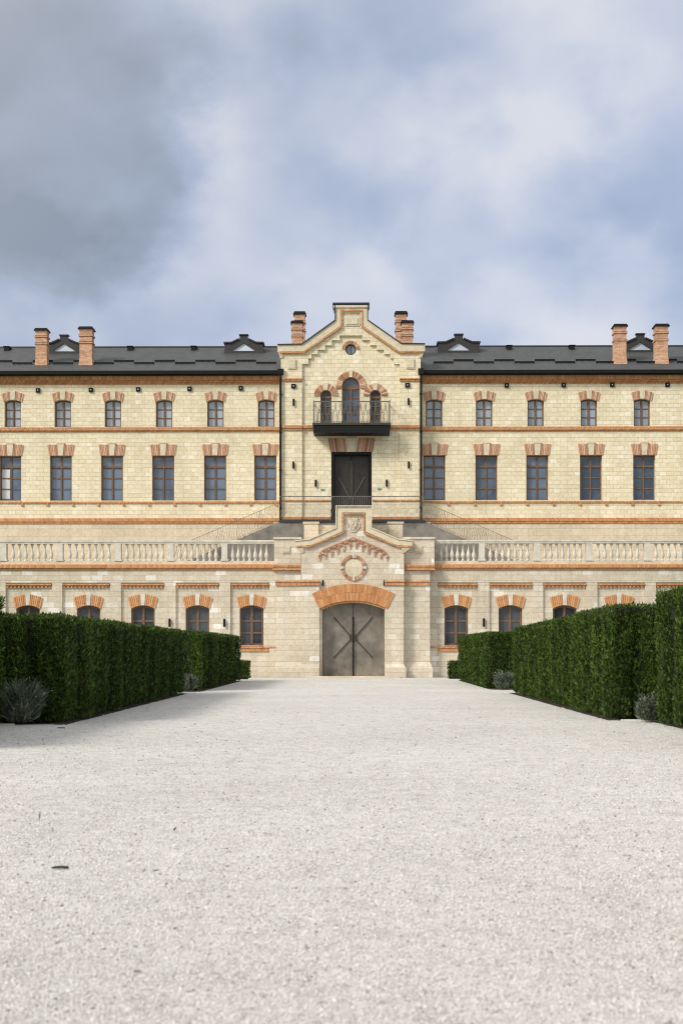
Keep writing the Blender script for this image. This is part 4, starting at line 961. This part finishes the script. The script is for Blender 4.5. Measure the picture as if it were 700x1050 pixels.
# ------------------------------------------------------------------ hedges
def noise2(a, b, s=0):
    return (np.sin(a*3.1+s)*np.cos(b*2.7-s*1.3)+np.sin(a*7.3-b*5.1+s*2)+0.6*np.sin(a*13.7+b*11.9+s))/2.6
def hedge(x_in, sgn, ya, yb, h0, h1, label, thick=1.7, dens=760, size=0.10, seed=1):
    """row of clipped thuja; x_in: face towards the drive, sgn: direction away from it; ya nearer, yb farther; h0/h1 heights"""
    Lh = yb-ya; S = seed*3.7
    def hh(y): return h0+(h1-h0)*(y-ya)/Lh
    def bulge(s, z):
        w = s+0.25*np.sin(s*1.9+S)+0.06*np.sin(z*2.1+s*1.7); k = np.floor(w/0.95); f = w/0.95-k
        amp = 0.20+0.22*np.modf(np.abs(np.sin(k*12.9898+S)*43758.5))[0]
        return amp*np.sqrt(np.clip(1-(2*f-1)**2, 0, 1))-0.20+0.035*noise2(s*2.3, z*0.8, S)-0.08*np.clip(0.3-z, 0, 1)
    allv, alln = [], []
    def sample(n, face):
        r = rng.random((n, 2))
        if face == 'in':
            y = ya+Lh*r[:, 0]; z = 0.04+(hh(y)-0.1)*r[:, 1]; b = bulge(y, z)-0.03
            return np.stack([x_in-sgn*b, y, z], 1), np.tile([-sgn, 0, 0.0], (n, 1))
        if face == 'out':
            y = ya+Lh*r[:, 0]; z = 0.04+hh(y)*r[:, 1]*0.985; b = bulge(y+3, z)-0.07
            return np.stack([x_in+sgn*(thick+b), y, z], 1), np.tile([sgn, 0, 0.0], (n, 1))
        if face == 'near':
            x = thick*r[:, 0]; z = 0.04+(h0-0.1)*r[:, 1]; b = bulge(x+7, z)-0.07
            return np.stack([x_in+sgn*x, ya-b, z], 1), np.tile([0, -1.0, 0], (n, 1))
        if face == 'far':
            x = thick*r[:, 0]; z = 0.04+h1*r[:, 1]*0.985; b = bulge(x+5, z)-0.07
            return np.stack([x_in+sgn*x, yb+b, z], 1), np.tile([0, 1.0, 0], (n, 1))
        y = ya+Lh*r[:, 0]; x = thick*r[:, 1]; z = hh(y)-0.055+0.018*noise2(y*2, x*2, S)+0.02*np.sin(y*0.9+S)-0.06*np.clip(1-np.minimum(x, thick-x)/0.15, 0, 1)
        return np.stack([x_in+sgn*x, y, z], 1), np.tile([0, 0, 1.0], (n, 1))
    hm = (h0+h1)/2
    for face, area, kf in (('in', Lh*hm, 1), ('near', thick*h0, 1.2), ('far', thick*h1, 0.35), ('out', Lh*hm, 0.3), ('top', Lh*thick, 0.75)):
        a, b = sample(int(area*dens*kf), face); allv.append(a); alln.append(b)
    P = np.concatenate(allv); Nn = np.concatenate(alln); n = len(P)
    P = P-Nn*(rng.random((n, 1))**2.2)*0.16
    up = np.array([0, 0, 1.0])
    d = Nn*(0.15+0.5*rng.random((n, 1)))+up*(0.85+0.3*rng.random((n, 1)))+rng.normal(0, 0.27, (n, 3)); d /= np.linalg.norm(d, axis=1, keepdims=True)
    side = np.cross(d, Nn+rng.normal(0, 0.5, (n, 3))); side /= np.linalg.norm(side, axis=1, keepdims=True)
    ln = size*(0.55+0.75*rng.random((n, 1))); V = []
    # a top row of longer shoots
    tops = (P[:, 2:3] > hm*0.95); ln = np.where(tops, ln*(0.42+0.6*rng.random((n, 1))**6), ln)
    for k in (-0.75, 0.0, 0.75):       # a spray of three narrow blades
        dk = d*math.cos(k)+side*math.sin(k); nk = side*math.cos(k)-d*math.sin(k)
        l = ln*(1.0 if k == 0 else 0.72); w = l*0.13
        V.append(np.stack([P, P+dk*l*0.5+nk*w, P+dk*l, P+dk*l*0.5-nk*w], 1))
    V = np.stack(V, 1).reshape(-1, 3); nf = n*3
    Fc = np.arange(nf*4).reshape(-1, 4)
    # inner body: displaced block
    cb = []; cf = []
    def grid(fn, nu, nv):
        o = len(cb)
        for i in range(nu+1):
            for j in range(nv+1): cb.append(fn(i/nu, j/nv))
        for i in range(nu):
            for j in range(nv): cf.append((o+i*(nv+1)+j, o+(i+1)*(nv+1)+j, o+(i+1)*(nv+1)+j+1, o+i*(nv+1)+j+1))
    q = min(0.22, thick*0.1+0.05)
    def bb(s, z): return float(bulge(np.array(s), np.array(z)))
    nu = max(8, int(Lh/0.15))
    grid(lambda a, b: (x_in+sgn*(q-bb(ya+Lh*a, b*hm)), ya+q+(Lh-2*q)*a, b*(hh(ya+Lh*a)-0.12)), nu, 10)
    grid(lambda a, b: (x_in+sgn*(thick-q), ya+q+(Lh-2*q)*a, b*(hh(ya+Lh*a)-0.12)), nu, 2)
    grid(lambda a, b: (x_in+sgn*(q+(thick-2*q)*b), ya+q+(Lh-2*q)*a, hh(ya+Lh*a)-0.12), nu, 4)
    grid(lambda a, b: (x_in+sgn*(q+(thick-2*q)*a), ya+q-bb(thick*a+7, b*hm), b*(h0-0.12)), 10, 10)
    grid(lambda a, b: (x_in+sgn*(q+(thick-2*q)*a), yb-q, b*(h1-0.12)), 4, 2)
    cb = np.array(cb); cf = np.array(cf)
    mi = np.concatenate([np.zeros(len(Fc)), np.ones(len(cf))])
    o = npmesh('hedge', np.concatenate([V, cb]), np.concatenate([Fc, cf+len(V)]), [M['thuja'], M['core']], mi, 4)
    return tag(o, label, 'hedge', 'clipped evergreen hedges lining the drive')
yA0 = G(60, 742)[1]; yA1 = G(190, 711.5)[1]; yB0 = G(206, 708.5)[1]; yB1 = G(245, 698.2)[1]
yE0 = G(632, 738)[1]; yE1 = G(523.7, 711)[1]; yF0 = G(508, 706.3)[1]; yF1 = G(468, 697.8)[1]
hedge(-6.0, -1, yA0, yA1, 2.35, 2.31, 'long dark clipped hedge left of the drive, nearer one with silvery shrub at its front', seed=1)
hedge(-5.82, -1, yB0, yB1, 2.33, 2.32, 'shorter clipped hedge left of the drive, nearer the building beside the lit window', dens=460, size=0.12, seed=2)
hedge(5.86, 1, yE0, yE1, 2.64, 2.36, 'long sunlit green hedge right of the drive with dark end face and silvery shrub', seed=3)
hedge(5.48, 1, yF0, yF1, 2.33, 2.33, 'short lit hedge right of the drive closest to the building wall', dens=460, size=0.12, seed=4)
hedge(6.60, 1, -D0+21.0, G(677, 741)[1], 2.85, 2.85, 'tall nearest hedge cut by the right edge of the photo', dens=820, size=0.10, seed=5)
hedge(-7.17, -1, -D0+21.0, G(2, 743)[1], 2.74, 2.74, 'nearest hedge barely showing at the left edge of the photo', dens=640, size=0.11, seed=6)
def low_bush(x, y, w, h, label):
    hedge(x-w/2, 1, y-w/2, y+w/2, h, h, label, thick=w, dens=520, size=0.11, seed=9)
g1 = G(250.5, 696.6); g2 = G(464.5, 696.0)
ob = low_bush(g1[0], g1[1], 0.62, 1.02, 'small dark box bush beyond the end of the left hedge by the wall')
ob = low_bush(g2[0]+0.13, g2[1], 0.62, 1.0, 'small dark box bush beyond the end of the right hedge by the wall')
for o in C.objects:
    if o.get('category') == 'hedge' and 'box bush' in o['label']: o.name = 'box_bush'; o['category'] = 'bush'; o['group'] = 'small box bushes by the wall'

def shrub(x, y, r, h, label, n=1500):
    a = rng.random(n)*6.283; rr = np.sqrt(rng.random(n))*0.55*r
    P = np.stack([x+rr*np.cos(a), y+rr*np.sin(a), 0.02+h*0.55*rng.random(n)*(1-(rr/r)**2*0.9)], 1)
    out = np.stack([np.cos(a)*rr/r, np.sin(a)*rr/r, np.zeros(n)], 1)
    kk = (np.floor(a*2.3)+np.floor(rr/r*3)*7); d = out*1.2+np.array([0, 0, 1.0])+np.stack([0.3*np.sin(kk*5.1), 0.3*np.cos(kk*3.7), 0*kk], 1)+rng.normal(0, 0.2, (n, 3)); d /= np.linalg.norm(d, axis=1, keepdims=True)
    side = np.cross(d, rng.normal(0, 1, (n, 3))); side /= np.linalg.norm(side, axis=1, keepdims=True)
    l = h*(0.2+0.34*rng.random((n, 1)))*(0.8+0.35*np.sin(kk*2.9))[:, None]; w = 0.012+0.006*rng.random((n, 1))
    V = np.stack([P, P+d*l*0.55+side*w, P+d*l, P+d*l*0.55-side*w], 1)
    # leaf clusters at tips
    T = P+d*l; m2 = []
    for k in range(3):
        dd_ = d+rng.normal(0, 0.5, (n, 3)); dd_ /= np.linalg.norm(dd_, axis=1, keepdims=True)
        s2 = np.cross(dd_, rng.normal(0, 1, (n, 3))); s2 /= np.linalg.norm(s2, axis=1, keepdims=True)
        B = P+d*l*(0.35+0.25*k); ll = 0.06+0.04*rng.random((n, 1))
        m2.append(np.stack([B, B+dd_*ll*0.5+s2*0.011, B+dd_*ll, B+dd_*ll*0.5-s2*0.011], 1))
    V = np.concatenate([V]+m2).reshape(-1, 3); Fc = np.arange(len(V)).reshape(-1, 4)
    o = npmesh('lavender_shrub', V, Fc, [M['lavender']], None, 4)
    return tag(o, label, 'shrub', 'silvery shrubs at the hedge ends')
x_, y_ = G(20, 743); shrub(x_, y_+0.1, 0.50, 1.0, 'large silvery spiky shrub before the end of the left front hedge', 2600)
x_, y_ = G(192.5, 709.3); shrub(x_, y_, 0.30, 0.72, 'silvery shrub in the gap between the two left hedges')
x_, y_ = G(513, 707.5); shrub(x_+0.1, y_, 0.36, 0.8, 'silvery shrub in the gap between the two right hedges farther off')
x_, y_ = G(671, 741); shrub(x_, y_+0.2, 0.44, 0.6, 'low rounded silvery shrub between the right long hedge and the nearest hedge', 2600)

# soil beds with pale edging
for x0, x1, y0, y1 in ((-7.9, -6.08, yA0-0.3, yA1+0.2), (-7.7, -5.85, yB0-1.2, yB1+0.2), (5.9, 7.8, yE0-0.3, yE1+0.2), (5.55, 7.5, yF0-1.2, yF1+0.2), (6.6, 8.6, -D0+18, yE0-0.8), (-9.2, -7.12, -D0+18, yA0-1.3)):
    sheet('soil_bed', x0, x1, y0, y1, 0.006, M['soil'])
n = 5000
for lab in (0,):
    P = []
    for x0, x1, y0, y1 in ((-6.1, -5.86, yA0-0.5, yA1), (-5.9, -5.66, yB0-1, yB1+0.2), (5.72, 5.98, yE0-0.35, yE1), (5.46, 5.7, yF0-1, yF1+0.2)):
        m_ = n; tt = rng.random(m_)**1.6; P.append(np.stack([(x0+(x1-x0)*tt) if x0 < 0 else (x1-(x1-x0)*tt), y0+(y1-y0)*rng.random(m_), np.full(m_, 0.008)], 1))
    P = np.concatenate(P); m_ = len(P); s = 0.008+0.022*rng.random((m_, 1, 1))**2
    V = (base[None]*(0.6+0.7*rng.random((m_, 6, 1))))*s+P[:, None]; Fq = (tri[None]+(np.arange(m_)*6)[:, None, None]).reshape(-1, 3)
    tag(npmesh('soil_crumbs', V.reshape(-1, 3), Fq, [M['soil']]), 'dark crumbly soil and mulch along the foot of the hedges', 'soil', kind='stuff')
for nm, (x0, x1, y0, y1) in {'right_near': (6.0, 8.6, yE0-0.62, yE0-0.5), 'left_near': (-9.0, -6.9, yA0-0.75, yA0-0.63), 'right_gap': (5.4, 7.8, yE1+0.5, yE1+0.62), 'left_gap': (-7.8, -5.6, yA1+0.5, yA1+0.62)}.items():
    b = MB(); b.box(x0, x1, y0, y1, -0.05, 0.035); o = b.build('kerb', M['kerb']); tag(o, kind='structure')

# fallen leaves
def leaf(u, v, ln, wd, m, label, cat='leaf', up=0.0, rot=None):
    x, y = G(u, v); b = MB(); vs = []; n = 7; a = random.random()*6.28 if rot is None else rot
    for i in range(n):
        t = i/(n-1); w = wd*math.sin(math.pi*min(1, t*0.96+0.02))**0.8; z = 0.005+0.03*ln*math.sin(t*3)+up*t
        for s in (-1, 0, 1):
            lx, ly = (t-0.5)*ln, s*w/2; vs.append((lx*math.cos(a)-ly*math.sin(a), lx*math.sin(a)+ly*math.cos(a), z+abs(s)*wd*0.28))
    fs = [(i*3+j, i*3+j+1, i*3+j+4, i*3+j+3) for i in range(n-1) for j in (0, 1)]
    b.add(vs, fs); o = b.build('fallen_leaf', m, loc=(x, y, 0), fix=False)
    sol = o.modifiers.new('thickness', 'SOLIDIFY'); sol.thickness = 0.001
    return tag(o, label, cat)
leaf(62, 891.5, 0.12, 0.05, M['leaf'], 'largest dark green leaf lying on the gravel at lower left', up=0.0, rot=0.15)
leaf(160, 893.5, 0.045, 0.016, M['leaf'], 'small green leaf on the gravel right of the largest leaf', rot=0.4)
leaf(179.5, 853, 0.04, 0.02, M['leaf'], 'small upturned leaf on the gravel above and right of the largest leaf', up=0.03, rot=1.2)
leaf(41, 842, 0.03, 0.012, M['leaf'], 'thin upright green sprig on the gravel near the left edge', up=0.08, rot=1.4)
leaf(63, 747, 0.16, 0.05, M['leaf'], 'dark sprig on the gravel at the foot of the left hedge corner', rot=0.1)
leaf(140, 997.5, 0.03, 0.018, M['dryleaf'], 'reddish brown leaf scrap near the bottom of the drive', rot=0.3)
leaf(180, 953, 0.028, 0.012, M['leaf'], 'tiny green leaf scrap on the gravel above the reddish scrap', rot=0.8)
leaf(315, 973.5, 0.035, 0.012, M['dryleaf'], 'tiny brown leaf scrap on the gravel below the gate axis', rot=0.2)
leaf(232, 871, 0.03, 0.012, M['dryleaf'], 'tiny brown scrap on the gravel left of the gate axis, mid drive', rot=0.2)
leaf(640, 878, 0.03, 0.012, M['dryleaf'], 'tiny brown scrap on the gravel near the right edge', rot=0.2)

# ------------------------------------------------------------------ sky and sun
SUN_EL, SUN_AZ = R(37), R(50)     # azimuth measured from the camera's backward direction towards the left
ts = Vector((-math.sin(SUN_AZ)*math.cos(SUN_EL), -math.cos(SUN_AZ)*math.cos(SUN_EL), math.sin(SUN_EL)))
sun = bpy.data.lights.new('sun', 'SUN'); sun.energy = 3.0; sun.angle = R(14); sun.color = (1.0, 0.94, 0.84)
so = bpy.data.objects.new('sun', sun); C.objects.link(so); so.rotation_euler = (-ts).to_track_quat('-Z', 'Y').to_euler(); so.location = (-40, -60, 50)
wd = bpy.data.worlds.new('World'); scene.world = wd; wd.use_nodes = True; nt = wd.node_tree; nt.nodes.clear()
out = N(nt, 'ShaderNodeOutputWorld')
sky = N(nt, 'ShaderNodeTexSky', sky_type='NISHITA'); sky.sun_disc = False; sky.sun_elevation = SUN_EL; sky.sun_rotation = math.atan2(ts.x, ts.y)
bg1 = N(nt, 'ShaderNodeBackground', Strength=0.11); L(nt, sky, 0, bg1, 0)
tc = N(nt, 'ShaderNodeTexCoord')
def vdir(u, v):
    t = (u-350)/F; d = Vector((t*math.cos(TH)-math.sin(TH), t*math.sin(TH)+math.cos(TH), (HOR-v)/F)); return d.normalized()
mpn = N(nt, 'ShaderNodeMapping'); mpn.inputs['Scale'].default_value = (1, 1, 1.35); L(nt, tc, 'Generated', mpn, 0)
nw = N(nt, 'ShaderNodeTexNoise', Scale=7.0, Detail=8.0, Roughness=0.55); L(nt, mpn, 0, nw, 'Vector')
sub = N(nt, 'ShaderNodeVectorMath', operation='SUBTRACT'); L(nt, nw, 'Color', sub, 0); sub.inputs[1].default_value = (0.5, 0.5, 0.5)
scl = N(nt, 'ShaderNodeVectorMath', operation='SCALE'); L(nt, sub, 0, scl, 0); scl.inputs['Scale'].default_value = 0.2
wdv = N(nt, 'ShaderNodeVectorMath', operation='ADD'); L(nt, tc, 'Generated', wdv, 0); L(nt, scl, 0, wdv, 1)
n1 = N(nt, 'ShaderNodeTexNoise', Scale=6.0, Detail=7.0, Roughness=0.45, Distortion=0.0); L(nt, mpn, 0, n1, 'Vector')
# brightness field: 0 dark cloud .. 1 bright cloud
val = N(nt, 'ShaderNodeMath', operation='MULTIPLY_ADD'); L(nt, n1, 'Fac', val, 0); val.inputs[1].default_value = 0.95; val.inputs[2].default_value = 0.12
cur = (val, 0)
BL = [(20, 110, 0.13, -0.50), (25, 245, 0.08, -0.36), (150, 30, 0.075, -0.24), (200, 225, 0.08, 0.16), (190, 135, 0.05, 0.10), (480, 150, 0.06, 0.16), (570, 60, 0.07, 0.20), (400, 170, 0.05, 0.12), (610, 190, 0.09, -0.14), (650, 110, 0.06, 0.06), (610, 320, 0.09, 0.22), (330, 320, 0.08, 0.08), (350, 100, 0.045, -0.10), (410, 235, 0.045, -0.08), (300, 20, 0.06, 0.12)]
for u, v, rad, amp in BL:
    if amp == 0: continue
    ds = N(nt, 'ShaderNodeVectorMath', operation='DISTANCE'); L(nt, wdv, 0, ds, 0); ds.inputs[1].default_value = vdir(u, v)
    mr = N(nt, 'ShaderNodeMapRange', interpolation_type='SMOOTHERSTEP'); L(nt, ds, 'Value', mr, 'Value')
    mr.inputs['From Min'].default_value = rad*1.25; mr.inputs['From Max'].default_value = rad*0.15; mr.inputs['To Min'].default_value = 0; mr.inputs['To Max'].default_value = amp
    ad = N(nt, 'ShaderNodeMath', operation='ADD'); L(nt, cur[0], cur[1], ad, 0); L(nt, mr, 'Result', ad, 1); cur = (ad, 0)
nb = N(nt, 'ShaderNodeTexNoise', Scale=9.0, Detail=7.0, Roughness=0.45, Distortion=0.1); L(nt, mpn, 0, nb, 'Vector')
mb_ = N(nt, 'ShaderNodeMapRange', interpolation_type='SMOOTHSTEP'); L(nt, nb, 'Fac', mb_, 'Value')
mb_.inputs['From Min'].default_value = 0.42; mb_.inputs['From Max'].default_value = 0.58; mb_.inputs['To Min'].default_value = -0.07; mb_.inputs['To Max'].default_value = 0.08
ad = N(nt, 'ShaderNodeMath', operation='ADD'); L(nt, cur[0], cur[1], ad, 0); L(nt, mb_, 'Result', ad, 1); cur = (ad, 0)
cr = ramp(nt, [(0.0, (0.225, 0.285, 0.39)), (0.25, (0.315, 0.385, 0.52)), (0.45, (0.42, 0.50, 0.68)), (0.63, (0.56, 0.62, 0.77)), (0.85, (0.73, 0.76, 0.84)), (1.0, (0.76, 0.785, 0.85))])
L(nt, cur[0], cur[1], cr, 0)
# unseen sky behind and above, brightened and made neutral to shape the ambient light
dt = N(nt, 'ShaderNodeVectorMath', operation='DOT_PRODUCT'); L(nt, tc, 'Generated', dt, 0); dt.inputs[1].default_value = ts
mr = N(nt, 'ShaderNodeMapRange', interpolation_type='SMOOTHSTEP'); L(nt, dt, 'Value', mr, 'Value')
mr.inputs['From Min'].default_value = -0.25; mr.inputs['From Max'].default_value = 1.0; mr.inputs['To Min'].default_value = 1.0; mr.inputs['To Max'].default_value = 1.9
mr2 = N(nt, 'ShaderNodeMapRange', interpolation_type='SMOOTHSTEP'); L(nt, dt, 'Value', mr2, 'Value')
mr2.inputs['From Min'].default_value = -0.45; mr2.inputs['From Max'].default_value = 0.4; mr2.inputs['To Max'].default_value = 0.9
warm = mix(nt, 'MIX', (mr2, 'Result'), (cr, 0), (0.60, 0.59, 0.565))
bg2 = N(nt, 'ShaderNodeBackground'); L(nt, warm, 2, bg2, 0); L(nt, mr, 'Result', bg2, 'Strength')
ms = N(nt, 'ShaderNodeMixShader'); ms.inputs[0].default_value = 0.92; L(nt, bg1, 0, ms, 1); L(nt, bg2, 0, ms, 2); L(nt, ms, 0, out, 'Surface')

# ------------------------------------------------------------------ camera
cam = bpy.data.cameras.new('camera'); co_ = bpy.data.objects.new('camera', cam); C.objects.link(co_); scene.camera = co_; scene.cycles.filter_width = 1.1
co_.location = (CX, -D0, H); co_.rotation_euler = (math.pi/2, 0, TH)
cam.sensor_fit = 'VERTICAL'; cam.sensor_height = 36; cam.sensor_width = 24; cam.lens = F/1050*36
cam.shift_y = (HOR-525)/1050; cam.clip_end = 5000; cam.clip_start = 0.1
cam.dof.use_dof = True; cam.dof.focus_distance = 70; cam.dof.aperture_fstop = 3.2
vs = scene.view_settings; vs.view_transform = 'Standard'; vs.look = 'None'; vs.exposure = 0.0; vs.gamma = 1.0; vs.use_curve_mapping = False
